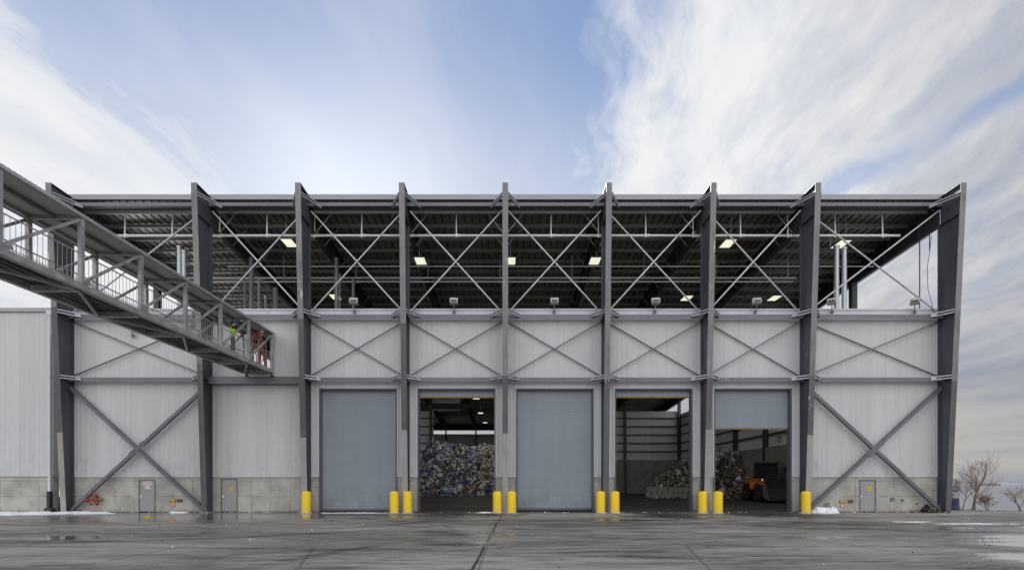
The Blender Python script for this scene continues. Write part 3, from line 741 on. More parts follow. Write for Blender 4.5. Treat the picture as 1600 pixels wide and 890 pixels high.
# roller doors
def roller(i,zbot,label):
    h0,h1=hole(i)
    b=MB(); yj=YW-.03
    for xe,s in((h0,1),(h1,-1)): b.box(min(xe,xe+s*.10),max(xe,xe+s*.10),yj,YW+.42,.02,ZD-.10)
    b.box(h0,h1,yj+.003,YW+.42,ZD-.10,ZD)
    fr=b.build('door_frame',M['jamb'],hall,smooth=0)
    b=MB()
    for xe,s in((h0,-1),(h1,1)): b.box(min(xe,xe+s*.07),max(xe,xe+s*.07),YW-.06,YW-.028,ZC,ZD+.07)
    b.box(h0,h1,YW-.06,YW-.028,ZD,ZD+.07); b.build('frame_trim',M['ltrim'],fr,smooth=0)
    xa,xb=h0+.11,h1-.11; yd=YW+.26
    pr=[]; z=zbot+.16
    b=MB(); n=int((ZD-.02-z)/.10); 
    for k in range(n+1):
        zz=z+k*.10; pr+=[(yd,zz),(yd-.005,zz+.012),(yd-.005,zz+.082),(yd,zz+.094)]
    m=len(pr); vs=[(xa,y,z) for y,z in pr]+[(xb,y,z) for y,z in pr]+[(xa,yd+.03,z) for y,z in pr]+[(xb,yd+.03,z) for y,z in pr]
    b.add(vs,[(k,m+k,m+k+1,k+1) for k in range(m-1)]+[(2*m+k,2*m+k+1,3*m+k+1,3*m+k) for k in range(m-1)])
    o=b.build('roller_door',M['roller'],hall,smooth=0); o['label']=label
    b=MB(); b.box(xa,xb,yd-.03,yd+.06,zbot+.06,zbot+.155); b.build('bottom_bar',M['jamb'] if zbot<.5 else M['roller'],o,smooth=0)
    b=MB(); b.box(xa+.01,xb-.01,yd-.02,yd+.05,zbot-.03,zbot+.056)
    b.build('bottom_seal',M['black'] if zbot<.5 else M['signo2'],o,smooth=0)
    b=MB(); cx=(xa+xb)/2; b.box(cx-.08,cx+.08,yd-.05,yd-.033,zbot+.05,zbot+.10); b.build('lift_handle',M['brass'],o,smooth=0)
M['signo2']=worn('faded_yellow_edge',(.22,.14,.025),.6,0,.35,(.5,1,1),3)
roller(2,.05,'closed blue grey roller door')
roller(3,7.22,'roller door wound up above the plastic waste')
roller(4,.10,'closed blue grey roller door with a dark gap at its foot')
roller(5,7.22,'roller door wound up above the empty floor')
roller(6,5.25,'roller door one third lowered')
# man doors
def mandoor(i,sign):
    px,pt=MAND[i]; cx,_=at(px,757,D); zt=at(0,pt,D)[1]-.02; y=YW+.06
    b=MB()
    for s in(-1,1): b.box(cx+s*.53-(.07 if s>0 else 0),cx+s*.53+(.07 if s<0 else 0),y-.045,y+.1,.02,zt)
    b.box(cx-.46,cx+.46,y-.045,y+.1,zt-.07,zt)
    f=b.build('man_door',M['doorframe'],hall,smooth=0)
    b=MB(); b.box(cx-.455,cx+.455,y-.02,y+.04,.07,zt-.075); b.box(cx-.455,cx+.455,y-.03,y-.021,.07,.16)
    for zz in(.35,zt/2,zt-.4): b.tube((cx+.455,y-.045,zz-.07),(cx+.455,y-.045,zz+.07),.022,8)
    b.build('door_leaf',M['door'],f,smooth=0)
    b=MB(); b.box(cx-.43,cx-.36,y-.032,y-.021,.9,1.08); b.tube((cx-.395,y-.075,1.0),(cx-.395,y-.03,1.0),.02,8); b.bar((cx-.40,y-.075,1.0),(cx-.27,y-.075,1.0),.022,.022)
    b.build('door_handle',M['chrome'],f,smooth=0)
    if sign=='y':
        b=MB(); b.box(cx-.02,cx+.2,y-.029,y-.021,1.38,1.74); b.mi=1
        b.box(cx+.0,cx+.18,y-.033,y-.0295,1.65,1.71)
        for k in range(3): b.box(cx+.02,cx+.16-.02*k,y-.033,y-.0295,1.44+k*.065,1.465+k*.065)
        b.build('warning_sign',[M['signy'],M['ink']],f,smooth=0)
    else:
        b=MB(); b.box(cx-.28,cx+.3,y-.029,y-.021,1.72,1.95); b.mi=1; b.box(cx-.26,cx+.28,y-.033,y-.0295,1.82,1.92)
        b.mi=2; b.box(cx-.2,cx+.22,y-.036,y-.0335,1.85,1.89); b.mi=1; b.box(cx-.24,cx+.26,y-.033,y-.0295,1.745,1.77)
        b.build('notice_sign',[M['signw'],M['signr'],M['signw']],f,smooth=0)
        b=MB(); b.box(cx-.12,cx+.16,y-.029,y-.021,1.48,1.68); b.mi=1; b.box(cx-.06,cx+.1,y-.033,y-.0295,1.55,1.6); b.build('notice_sheet',[M['signw'],M['steel_beam']],f,smooth=0)
mandoor(0,'r'); mandoor(1,'y'); mandoor(7,'y')
# doorway of the footbridge
b=MB()
for xe in(WD[0],WD[1]): b.box(xe-.05,xe+.05,YW-.05,YW+.15,WD[2],WD[3])
b.box(WD[0]+.052,WD[1]-.052,YW-.05,YW+.15,WD[3]-.06,WD[3]+.04); b.build('bridge_doorway',M['ltrim'],hall,smooth=0)
# numbers painted on the inner right wall
def painted(txt,y,z,h):
    cu=bpy.data.curves.new('num','FONT'); cu.body=txt; cu.size=h*1.4; cu.extrude=.002; cu.align_x='CENTER'; cu.align_y='CENTER'
    to=bpy.data.objects.new('num',cu); COL.objects.link(to); dg=bpy.context.evaluated_depsgraph_get(); dg.update()
    me=bpy.data.meshes.new_from_object(to.evaluated_get(dg)); bpy.data.objects.remove(to)
    me.transform(Matrix.Translation((27.215,y-33,z))@Matrix.Rotation(R(-90),4,'Z')@Matrix.Rotation(R(90),4,'X'))
    me.materials.clear(); me.materials.append(M['ink'])
    o=bpy.data.objects.new('painted_number',me); COL.objects.link(o); o.parent=hall
painted('22',52.5,6.25,.62); painted('21',67.0,6.25,.62)

# ------------------------------------------------------------------ annex on the left
ann=thing('annex_building','lower white panelled annex at the left end of the hall','building',(-45,33,0))
b=MB(); ribbed(b,-75,-28.35,ZC,12.55,33.12); b.box(-75,-28.36,33.21,80,ZC,12.5); b.build('wall_panel',M['wall'],ann,smooth=0)
b=MB(); b.box(-75,-28.4,33.15,33.6,0,ZC-.03); b.build('concrete_base',M['concrete'],ann,smooth=0)
b=MB(); b.box(-75.1,-28.1,33.0,33.30,12.55,12.78); b.build('roof_edge',M['gutter'],ann,smooth=0)
b=MB(); b.box(-75,-28.3,33.31,80,12.5,12.62); b.build('roof',M['snow'],ann,smooth=0)
dx=at(75.5,0,32.9)[0]
b=MB(); b.box(dx-.075,dx+.075,32.93,33.08,1.3,12.45); b.box(dx-.16,dx+.16,32.9,33.09,12.3,12.6)
for z in(3.5,6,8.5,11): b.box(dx-.1,dx+.1,32.915,33.09,z,z+.05)
d=b.build('downspout',M['ltrim'],ann,smooth=0)
b=MB(); b.box(dx-.11,dx+.11,32.88,33.1,.12,1.32); b.box(dx-.11,dx+.42,32.7,32.95,.06,.28); b.build('boot',M['black'],d,smooth=0,bevel=.02)

# ------------------------------------------------------------------ covered footbridge
XN,XF=-14.38,-16.16
def zb(Y): return EYE+(162+15*Y/D)/25.0         # top of the bottom chords
HB=2.22
br=thing('footbridge','covered galvanised steel truss footbridge running into the hall wall','footbridge',(-15.27,32.5,zb(32.5)))
POST=[32.5-2.92*k for k in range(0,13)]
Y0,Y1=POST[-1],32.5
for X in(XN,XF):
    b=MB(); b.bar((X,Y0,zb(Y0)-.10),(X,Y1+.09,zb(Y1)-.10),.18,.20); b.build('bottom_chord',M['truss'],br,smooth=0)
    b=MB(); b.bar((X,Y0,zb(Y0)+HB+.045),(X,Y1+.09,zb(Y1)+HB+.045),.15,.085); b.build('top_chord',M['truss'],br,smooth=0)
    for k,Y in enumerate(POST):
        b=MB(); b.box(X-.07,X+.07,Y-.07,Y+.07,zb(Y)+.004,zb(Y)+HB-.004); b.build('post',M['truss'],br,smooth=0)
    for Ya,Yb in zip(POST,POST[1:]):
        b=MB(); b.bar((X,Yb+.1,zb(Yb)+.1),(X,Ya-.1,zb(Ya)+HB-.1),.08,.085); b.bar((X,Yb+.09,zb(Yb)+.07),(X,Yb+.42,zb(Yb)+.2),.02,.2); b.build('diagonal',M['truss'],br,smooth=0)
    s=1 if X==XN else -1
    xi=X-s*.10
    for Ya,Yb in zip(POST,POST[1:]):
        b=MB()
        for h,t in((1.07,.034),(.12,.02)): b.bar((xi,Yb,zb(Yb)+h),(xi,Ya,zb(Ya)+h),t,t)
        npk=24 if X==XF else 16
        for k in range(npk):
            y=Yb+(k+.5)*(Ya-Yb)/npk; b.bar((xi,y,zb(y)+.12),(xi,y,zb(y)+1.05),.012,.012)
        b.build('railing',M['truss'],br,smooth=0)
for k,Y in enumerate(POST):
    b=MB(); b.box(XF+.1,XN-.1,Y-.07,Y+.07,zb(Y)-.26,zb(Y)-.06); b.build('floor_beam',M['truss'],br,smooth=0)
    b=MB(); b.box(XF+.1,XN-.1,Y-.06,Y+.06,zb(Y)+HB-.04,zb(Y)+HB+.07); b.build('roof_beam',M['truss'],br,smooth=0)
for k in range(6):
    X=XF+.2+k*(XN-XF-.4)/5
    b=MB(); b.bar((X,Y0,zb(Y0)-.03),(X,Y1,zb(Y1)-.03),.10,.06); b.build('stringer',M['floor_under'],br,smooth=0)
for k,(Ya,Yb) in enumerate(zip(POST,POST[1:])):
    xa,xb=(XN-.15,XF+.15) if k%2 else (XF+.15,XN-.15)
    b=MB(); b.bar((xa,Ya-.1,zb(Ya)-.2),(xb,Yb+.1,zb(Yb)-.2),.10,.10); b.build('floor_brace',M['truss'],br,smooth=0)
def corr(b,x0,x1,ya,yb,zf,pitch,amp,t=.03,along='y'):
    n=int((yb-ya)/pitch*4); vs=[]
    for k in range(n+1):
        y=ya+(yb-ya)*k/n; o=amp*(0,1,1,0)[k%4]
        vs+=[(x0,y,zf(y)+o),(x1,y,zf(y)+o),(x0,y,zf(y)+o+t),(x1,y,zf(y)+o+t)]
    fs=[]
    for k in range(n):
        a=4*k; c=a+4; fs+=[(a,a+1,c+1,c),(a+2,c+2,c+3,a+3),(a,c,c+2,a+2),(a+1,a+3,c+3,c+1)]
    fs+=[(0,2,3,1),(4*n,4*n+1,4*n+3,4*n+2)]
    return b.add(vs,fs)
b=MB(); corr(b,XF-.16,XN+.09,Y0,Y1+.35,lambda y:zb(y)+HB+.10,.17,.028,.015); b.build('roof',M['wroof'],br,smooth=0)
for X in(XN+.105,XF-.175):
    b=MB(); b.bar((X,Y0,zb(Y0)+HB+.06),(X,Y1+.35,zb(Y1+.35)+HB+.06),.02,.11); b.build('fascia',M['kicker'],br,smooth=0)
b=MB(); b.bar((-15.27,Y0,zb(Y0)+.02),(-15.27,Y1+.1,zb(Y1)+.02),XN-XF-.24,.04,(0,0,1)); b.build('floor_deck',M['floor_under'],br,smooth=0)
b=MB(); b.bar((-15.27,Y0,zb(Y0)+HB+.045),(-15.27,Y1+.1,zb(Y1)+HB+.045),.12,.10); b.build('roof_purlin',M['steel_beam'],br,smooth=0)
for X in(XN,XF+.25):
    b=MB(); b.box(X-.14,X+.14,32.42,32.6,8.40,8.42); b.box(X-.05,X+.05,32.46,32.56,8.42,zb(32.5)-.22); b.build('bearing',M['steel_mid'],br,smooth=0)

# ------------------------------------------------------------------ bollards
bol=thing('bollard','x','bollard',(0,0,0),0,'yellow bollards guarding the roller doors')
b=MB(); pr=[(.272,0),(.272,1.22),(.262,1.25),(.225,1.295),(.15,1.33),(.06,1.345),(.012,1.347)]
b.lathe(pr,n=28); b.build('sleeve',M['bollard'],bol,local=True)
b=MB(); b.lathe([(.36,.0),(.345,.03),(.275,.05)],n=20); b.build('footing',M['block'],bol,local=True)
BL=[(478.5,799,'yellow bollard by the left edge of the leftmost closed roller door'),
(616,799.5,'yellow bollard by the right edge of the leftmost closed roller door'),
(637,799.5,'scuffed yellow bollard just left of the waste heap doorway'),
(777,799,'pale dusty yellow bollard just right of the waste heap doorway'),
(799.5,799,'dusty yellow bollard by the left edge of the middle closed roller door'),
(938.5,799,'yellow bollard by the right edge of the middle closed roller door'),
(961,799.5,'yellow bollard at the left of the doorway showing the empty floor'),
(1098,800.5,'yellow bollard at the right of the doorway showing the block wall'),
(1122,801,'yellow bollard left of the doorway with the wheel loader'),
(1259,801,'rightmost yellow bollard, right of the doorway with the wheel loader')]
for k,(px,py,lb) in enumerate(BL):
    o=bol if k==0 else copy_tree(bol)
    Y=F*EYE/(py-757)-.28; Y=min(Y,32.25); o.location=((px-789.5)*Y/F,Y,0); o.rotation_euler=(R(random.uniform(-.7,.7)),R(random.uniform(-.7,.7)),random.uniform(0,6)); o['label']=lb
gp=thing('guard_post','slim yellow guard post inside the waste heap doorway','post',(0,0,0),0,'slim yellow posts inside the doorways')
b=MB(); b.lathe([(.05,0),(.05,1.05),(.035,1.08),(.01,1.085)],n=14); b.build('pole',M['bollard'],gp,local=True)
b=MB(); b.box(-.1,.1,-.1,.1,0,.02); b.build('base_plate',M['steel_mid'],gp,local=True,smooth=0)
gp.location=((654.5-789.5)*34.2/F,34.2,.008)
g2=copy_tree(gp); g2.location=((1078.5-789.5)*34.2/F,34.2,.008); g2['label']='slim yellow guard post inside the doorway showing the block wall'

# ------------------------------------------------------------------ floodlights
fl=thing('floodlight','x','floodlight',(0,0,0),0,'grey floodlights along the parapet')
Tm=Matrix.Translation((0,-.30,.56))@Matrix.Rotation(R(-24),4,'X')
mh=MB(); mh.prism([(-.25,-.13,-.2),(-.25,-.15,.0),(-.25,-.10,.2),(-.25,.12,.16),(-.25,.14,-.17)],(.5,0,0)); mh.xf(Tm); mh.build('housing',M['flood'],fl,local=True,smooth=0,bevel=.015)
b=MB(); b.prism([(-.19,-.138,-.16),(-.19,-.152,-.02),(-.19,-.146,-.02),(-.19,-.13,-.16)],(.38,0,0)); b.xf(Matrix.Translation((0,-.012,0))@Tm); b.build('lens',M['glass'],fl,local=True,smooth=0)
b=MB(); b.tube((0,0,.0),(0,-.16,.02),.03,8); b.tube((0,-.16,.02),(0,-.26,.40),.03,8); b.box(-.07,.07,-.02,.05,-.09,.09); b.build('bracket',M['steel_front'],fl,local=True,smooth=0)
FL=[(553.5,'floodlight above the leftmost closed roller door'),(709.5,'floodlight above the waste heap doorway'),(866,'floodlight above the middle closed roller door'),
(1023.5,'floodlight above the doorway showing the block wall'),(1181,'floodlight above the part lowered roller door'),(1301,'floodlight at the left of the right end bay parapet'),(1430,'floodlight at the right of the right end bay parapet')]
for k,(px,lb) in enumerate(FL):
    o=fl if k==0 else copy_tree(fl)
    o.location=((px-789.5)*32.9/F,32.93,12.5); o['label']='grey '+lb
    o.rotation_euler=(0,0,R((px-789.5)*-.03 if k<5 else -38+random.uniform(-3,3)))
o=copy_tree(fl); x,z=at(207,524,32.9); o.location=(x,32.93,z); o['label']='grey floodlight on the wall below the footbridge'; o.rotation_euler=(0,0,R(30))

# ------------------------------------------------------------------ ceiling lights
cl=thing('ceiling_light','x','ceiling light',(0,0,0),0,'lit panels hanging under the hall roof')
b=MB(); b.box(-.37,.37,-.58,.58,.02,.09); b.box(-.1,.1,-.4,.4,.09,.16); b.build('housing',M['steel_mid'],cl,local=True,smooth=0)
b=MB(); b.box(-.34,.34,-.55,.55,.0,.018); b.build('diffuser',M['lamp'],cl,local=True,smooth=0)
b=MB()
for s in(-1,1): b.tube((0,s*.5,.09),(0,s*.5,1.6),.01,5)
b.build('hanger',M['pipe'],cl,local=True)
CL=[(452,380,34.6,'lit ceiling panel in the second bay, left of its right column'),(657,408,36.6,'lit ceiling panel in the upper left of the waste heap bay'),
(797.5,408,36.6,'lit ceiling panel right beside the middle column'),(929.5,408,36.6,'lit ceiling panel left of the column after the middle one'),
(1137,381,34.6,'lit ceiling panel at the upper left of the bay above the loader'),(1314,382,34.8,'lit ceiling panel behind the two vent pipes of the right end bay'),
(1073,466,43,'lit ceiling panel low in the bay above the block wall'),(1210,466,43,'lit ceiling panel low in the bay above the loader'),(524,464,43,'lit ceiling panel low above the leftmost closed roller door')]
for k,(px,py,Y,lb) in enumerate(CL):
    o=cl if k==0 else copy_tree(cl)
    x,z=at(px,py,Y); o.location=(x,Y,z); o['label']=lb
def glow(o,p):                     # the lit lamp itself
    al=bpy.data.lights.new('lamp_light','AREA'); al.shape='RECTANGLE'; al.size=.66; al.size_y=1.08; al.energy=p; al.color=(1,.95,.82)
    lo=bpy.data.objects.new('lamp_light',al); COL.objects.link(lo); lo.parent=o; lo.location=(0,0,-.02)
LAMPS=[o for o in COL.objects if o.name.startswith('ceiling_light')]
for o in LAMPS:
    if o.location.y>42: glow(o,50)
for px,py,Y,lb in((744,622,58,'lit ceiling lamp seen in the top of the waste heap doorway'),(751,645,74,'small lit ceiling lamp second from the top in the waste heap doorway'),(758,660,88,'small lit ceiling lamp lowest in the waste heap doorway')):
    o=copy_tree(cl); x,z=at(px,py,Y); o.location=(x,Y,z); o['label']=lb
    glow(o,85 if Y<60 else 70)

# ------------------------------------------------------------------ fire hose inlet and wall signs
x,z=at(152,780,32.95)
fi=thing('hose_inlet','red fire hose inlet with brass branches on the concrete base wall','hose inlet',(x,33.07,z))
b=MB(); b.ball((x,32.86,z),.19,1.35,.7,.9); b.tube((x,32.86,z),(x,33.07,z),.1,12); b.build('body',M['red'],fi)
for dx,dz in((-.16,.24),(.16,.24),(-.18,-.24),(.16,-.24)):
    b=MB(); b.tube((x+dx*.5,32.82,z+dz*.4),(x+dx,32.72,z+dz),.065,10); b.build('branch',M['brass'],fi)
    b=MB(); b.tube((x+dx,32.72,z+dz),(x+dx*1.15,32.68,z+dz*1.2),.085,12); b.build('cap',M['red'],fi)
b=MB(); b.tube((x-.2,32.86,z),(x-.36,32.84,z-.02),.06,10); b.tube((x+.2,32.86,z),(x+.4,32.82,z),.075,10); b.build('side_pipe',M['brass'],fi)
b=MB(); b.ball((x-.56,32.8,z+.0),.2,1.15,.6,.75); b.build('bell',M['red'],fi)
def wsign(px,py,w,h,mats,label,bars=2):
    x,z=at(px,py,33.0); t=thing('wall_sign',label,'sign',(x,33.07,z),0,'small signs low on the concrete base')
    b=MB(); b.box(x-w/2,x+w/2,33.05,33.072,z-h/2,z+h/2); b.build('plate',M[mats[0]],t,smooth=0)
    b=MB(); b.box(x-w*.42,x+w*.42,33.044,33.049,z+h*.12,z+h*.36); b.box(x-w*.36,x+w*.3,33.044,33.049,z-h*.32,z-h*.12); b.build('lettering',M[mats[1]],t,smooth=0)
wsign(269.3,781.5,.36,.2,('signg','signy'),'dark olive sign at the left of the pair beside the left end door')
wsign(280,781.5,.38,.2,('signo','ink'),'rusty brown sign at the right of the pair beside the left end door')
wsign(269,787.5,.3,.2,('signr','signw'),'faded red sign under the olive one by the left end door')
wsign(1317,783,.36,.2,('signg','signy'),'dark olive sign at the left of the pair beside the right end door')
wsign(1330,783,.36,.2,('signo','ink'),'rusty brown sign at the right of the pair beside the right end door')
wsign(1317,789.5,.27,.2,('signr','signw'),'red and white sign under the olive one by the right end door')
for px,py,r,lb in((1395.5,780,.14,'larger round metal vent cover low on the concrete base at right'),(1411,781,.09,'smaller round metal vent cover low on the concrete base at right')):
    x,z=at(px,py,33); t=thing('vent_cover',lb,'vent',(x,33.07,z),0,'round vent covers on the concrete base')
    b=MB(); b.tube((x,33.074,z),(x,33.04,z),r,16,r*.85); b.build('disc',M['steel_mid'],t)
    b=MB(); b.tube((x,33.04,z),(x,33.028,z),r*.45,12); b.build('hub',M['steel_beam'],t)
# small pipe loop by the right end bay
t=thing('pipe_stub','bent grey pipe stub against the concrete base near the rightmost bollard','pipe',(at(1294,0,32.9)[0],32.9,0))
x=t.location.x; b=MB()
b.tube((x-.12,32.95,.0),(x-.12,32.95,.55),.025,8); b.tube((x-.12,32.95,.55),(x+.08,32.95,.6),.025,8); b.tube((x+.08,32.95,.6),(x+.1,32.95,.25),.025,8); b.build('pipe',M['steel_web'],t)
b=MB(); b.box(x+.04,x+.16,32.9,33.0,.15,.27); b.build('valve',M['steel_mid'],t,smooth=0)

# ------------------------------------------------------------------ lumps: snow, debris
def lump(name,cx,cy,rx,ry,h,mat,seed,label,cat=None,kind='stuff',nx=60,ny=24,z0=.0):
    b=MB(); vs=[];fs=[]
    for j in range(ny+1):
        for i in range(nx+1):
            u=2*i/nx-1; v=2*j/ny-1
            x=cx+u*rx; y=cy+v*ry; d=math.sqrt(u*u+v*v)
            nn=noise.fractal(Vector((x*1.3,y*2.1,seed)),1,2,5)
            f=max(0,1-d+.55*nn)*(1 if d<.95 else 0)
            z=h*(min(1,f*1.6)*.7+max(0,nn)*.5*min(1,f*2)) if f>0 else -.03
            vs.append((x,y,z0+(z if z>0.004 else -.03)))
    for j in range(ny):
        for i in range(nx):
            a=j*(nx+1)+i; fs.append((a,a+1,a+nx+2,a+nx+1))
    b.add(vs,fs); o=b.build(name,mat); tag(o,label,cat,None,kind); return o
lump('snow',-29.6,31.7,6.8,1.4,.10,M['snow'],1.5,'thin strip of old snow along the foot of the left wall','snow',nx=200,ny=40)
lump('snow',-30.5,30.9,4.6,1.5,.13,M['snow'],2.9,'wider patch of old snow at the foot of the annex wall','snow',nx=120,ny=40)
lump('snow',at(1277,0,32.6)[0]+.35,32.4,.95,.55,.5,M['snow'],4.1,'small white snow heap behind the rightmost bollard','snow')
lump('snow',at(770,0,31.6)[0]-.5,32.5,.75,.22,.09,M['snow'],6.3,'thin white snow smear beside the dusty bollard of the waste heap doorway','snow')
lump('snow',at(275,0,32.4)[0],32.7,.6,.22,.10,M['snow'],8.8,'crumbs of snow and chippings under the signs by the left end door','snow')
lump('snow',at(560,0,32.4)[0],32.3,2.4,.3,.04,M['snow'],11.8,'thin snow crumbs along the foot of the leftmost closed roller door','snow')
def scatter(name,n,region,size,mats,label,cat,seed):
    rr=random.Random(seed); b=MB()
    for k in range(n):
        x,y,z=region(rr); s=size*rr.uniform(.35,1.4)
        m=Matrix.Translation((x,y,z))@Matrix.Rotation(rr.uniform(0,6.3),4,'Z')@Matrix.Rotation(rr.uniform(-1.2,1.2),4,'X')@Matrix.Rotation(rr.uniform(-1,1),4,'Y')
        t=MB().box(-s,s,-s*rr.uniform(.4,1),s*rr.uniform(.4,1),-s*rr.uniform(.2,.7),s*rr.uniform(.2,.7))
        t.v=[(p[0]*rr.uniform(.6,1.3),p[1]*rr.uniform(.6,1.3),p[2]*rr.uniform(.6,1.3)) for p in t.v]
        t.xf(m); b.mi=rr.randrange(len(mats)); b.add(t.v,t.f)
    o=b.build(name,mats,smooth=0); return tag(o,label,cat,None,'stuff')
xr=at(1456,0,32.5)[0]
scatter('debris',130,lambda r:(xr+r.gauss(0,.42),32.55+r.uniform(-.3,.3),abs(r.gauss(0,.2))),.09,[M['black'],M['rubber'],M['earth'],M['bucket']],'dark debris heaped at the foot of the rightmost column','debris',3)
scatter('debris',260,lambda r:(r.uniform(-27,27),32.8-abs(r.gauss(0,.12)),.01),.035,[M['block'],M['earth'],M['snow'],M['bucket']],'grit and small stones along the foot of the facade','grit',9)
scatter('debris',170,lambda r:(r.uniform(-28,32),10+20*r.random()**1.2,.004),.022,[M['black'],M['signw'],M['earth'],M['bucket']],'scraps scattered over the wet yard','litter',12)
scatter('litter',160,lambda r:(r.uniform(-11.5,4),71.0-abs(r.gauss(0,1.6)),.30),.10,[M['signw'],M['navy'],M['block'],M['earth']],'scraps of plastic spilt at the foot of the tall waste heap','litter',41)
scatter('litter',120,lambda r:(r.uniform(16,25),61.5-abs(r.gauss(0,2.2)),.23),.09,[M['signw'],M['block'],M['earth'],M['bucket']],'scraps of paper spilt before the mixed waste heap','litter',42)
for k,(cx_,cy_,rx_) in enumerate(((20.6,23.4,2.4),(23.0,21.6,2.2),(19.0,24.6,1.0))):
    lump('slush',cx_,cy_,rx_,.42,.022,M['snow'],14.0+3*k,('longest thin streak','nearest thin streak','smallest thin streak')[k]+' of white slush on the yard beyond the right end bay','slush',nx=90,ny=20)
# yellow rag
x,_=at(233,807,28.4)
rg=lump('rag',x,28.3,.26,.18,.10,M['rag'],21.0,'crumpled yellow rag lying on the wet yard','rag',kind=None,nx=24,ny=18)

# ------------------------------------------------------------------ waste heaps
HC=[(.06,.10,.42),(.12,.22,.55),(.82,.82,.80),(.62,.62,.61),(.38,.37,.35),(.16,.15,.14),(.48,.42,.33),(.26,.19,.12),(.36,.34,.10),(.70,.66,.58),(.14,.30,.16),(.06,.056,.052)]
HM=[worn('waste_%d'%i,c,.55,0,.3,s=4,bmp=0) for i,c in enumerate(HC)]
def fl_z(y): return .006+(y-33.38)*.614/(YB-33.38)
def heap(name,hf,xr,yr,n,size,pick,label,seed):
    rr=random.Random(seed); b=MB(); nx,ny=60,40; vs=[]
    for j in range(ny+1):
        for i in range(nx+1):
            x=xr[0]+(xr[1]-xr[0])*i/nx; y=yr[0]+(yr[1]-yr[0])*j/ny; h=hf(x,y)
            vs.append((x,y,fl_z(y)+(h-.25 if h>.05 else -.3)))
    b.mi=11; b.add(vs,[(j*(nx+1)+i,j*(nx+1)+i+1,(j+1)*(nx+1)+i+1,(j+1)*(nx+1)+i) for j in range(ny) for i in range(nx)])
    c=0
    while c<n:
        x=rr.uniform(*xr); y=yr[0]+(yr[1]-yr[0])*rr.random()**1.5; h=hf(x,y)
        if h<.12: continue
        c+=1
        s=size*rr.choice((.4,.5,.6,.7,.8,.8,1,1.1,1.4,1.4,2.0,2.6 if rr.random()<.4 else .8))
        z=fl_z(y)+h+rr.uniform(-.35,.10)
        m=Matrix.Translation((x,y,z))@Matrix.Rotation(rr.uniform(0,6.3),4,'Z')@Matrix.Rotation(rr.uniform(-1.5,1.5),4,'X')@Matrix.Rotation(rr.uniform(-1.5,1.5),4,'Y')
        t=MB()
        k=rr.random()
        if k<.6:
            t.ball((0,0,0),s,rr.uniform(.6,1.3),rr.uniform(.5,1.1),rr.uniform(.25,.8),6,4)
        elif k<.85: t.box(-s,s,-s*rr.uniform(.5,1),s*rr.uniform(.5,1),-s*.12,s*.12)
        else: t.tube((-s,0,0),(s*1.1,0,0),s*.38,7,s*.33)
        t.v=[(p[0]*rr.uniform(.75,1.25),p[1]*rr.uniform(.75,1.25),p[2]*rr.uniform(.7,1.3)+.15*s*rr.uniform(-1,1)) for p in t.v]
        t.xf(m); b.mi=pick(rr,x,y); b.add(t.v,t.f)
    o=b.build(name,HM,smooth=50); return tag(o,label,'waste heap',None,'stuff')
def h1(x,y):
    n=noise.fractal(Vector((x*.32,y*.32,2.0)),1,2,4)
    if y<70: return 0
    up=min(1,(y-70.2+.7*n)/4.6); up=max(0,up)**.75
    dn=max(0,1-max(0,y-79)/9)
    e=min(1,max(0,(x+13.6)/2.6),)*min(1,max(0,(11.5-x)/7))
    top=6.9+.95*n+.5*noise.noise(Vector((x*.9,y*.5,4.4)))-.02*abs(x+7)
    return max(0,top*up*dn*e)
def pk1(r,x,y):
    f=(x+2.2*r.gauss(0,1)+4.5)/6                # blue on the left, brown grey on the right
    if f<0: return r.choice((0,0,0,1,1,2,2,2,3,4,5,5,11,4,9,11,2,8,6,4))
    return r.choice((2,2,3,3,4,4,5,5,5,6,6,7,7,9,9,11,11,7))
heap('plastic_waste_heap',h1,(-13.6,11.5),(69.8,83),17000,.165,pk1,'tall heap of blue, white and grey plastic waste filling a doorway',31)
def h2(x,y):
    n=noise.fractal(Vector((x*.4,y*.4,7.0)),1,2,4)
    front=64.75-7.2*max(0,min(1,(x-22.6)/3.4))
    up=max(0,min(1,(y-front+.6*n)/3.2))**.8
    xx=max(0,min(1,(x-16.6)/8.6))
    top=1.1+3.9*xx**1.6+.4*n
    dn=max(0,1-max(0,y-72)/6)
    return max(0,top*up*dn*min(1,max(0,x-17.7*y/63.8)*2.5))
heap('paper_waste_heap',h2,(16.7,26.85),(55,76),8000,.17,lambda r,x,y:r.choice((2,2,3,4,5,5,5,5,6,7,7,7,7,11,11,11,11,9)),'brown and white mixed waste heap piled behind the concrete blocks',32)
# block wall
cb=thing('concrete_block','x','block',(0,0,0),0,'concrete blocks stacked before the mixed waste')
b=MB(); b.box(-.29,.29,-.3,.3,0,.6); b.build('body',M['block'],cb,local=True,smooth=0,bevel=.05)
b=MB(); b.box(-.06,.06,-.04,.04,.6,.63); b.build('key',M['block'],cb,local=True,smooth=0)
first=True
for row in(0,1):
    for k in range(9):
        o=cb if first else copy_tree(cb); first=False
        y=63.3+random.uniform(-.05,.05); o.location=(17.15+k*.625+(.1 if row else 0)+random.uniform(-.02,.02),y,fl_z(63.3)+.003+row*.61)
        o.rotation_euler=(0,0,R(random.uniform(-3,3)))
        ordn=('leftmost','second','third','fourth','fifth','sixth','seventh','eighth','ninth')[k]
        o['label']='grey concrete block, %s from the left in the %s row before the mixed waste'%(ordn,'upper' if row else 'lower')

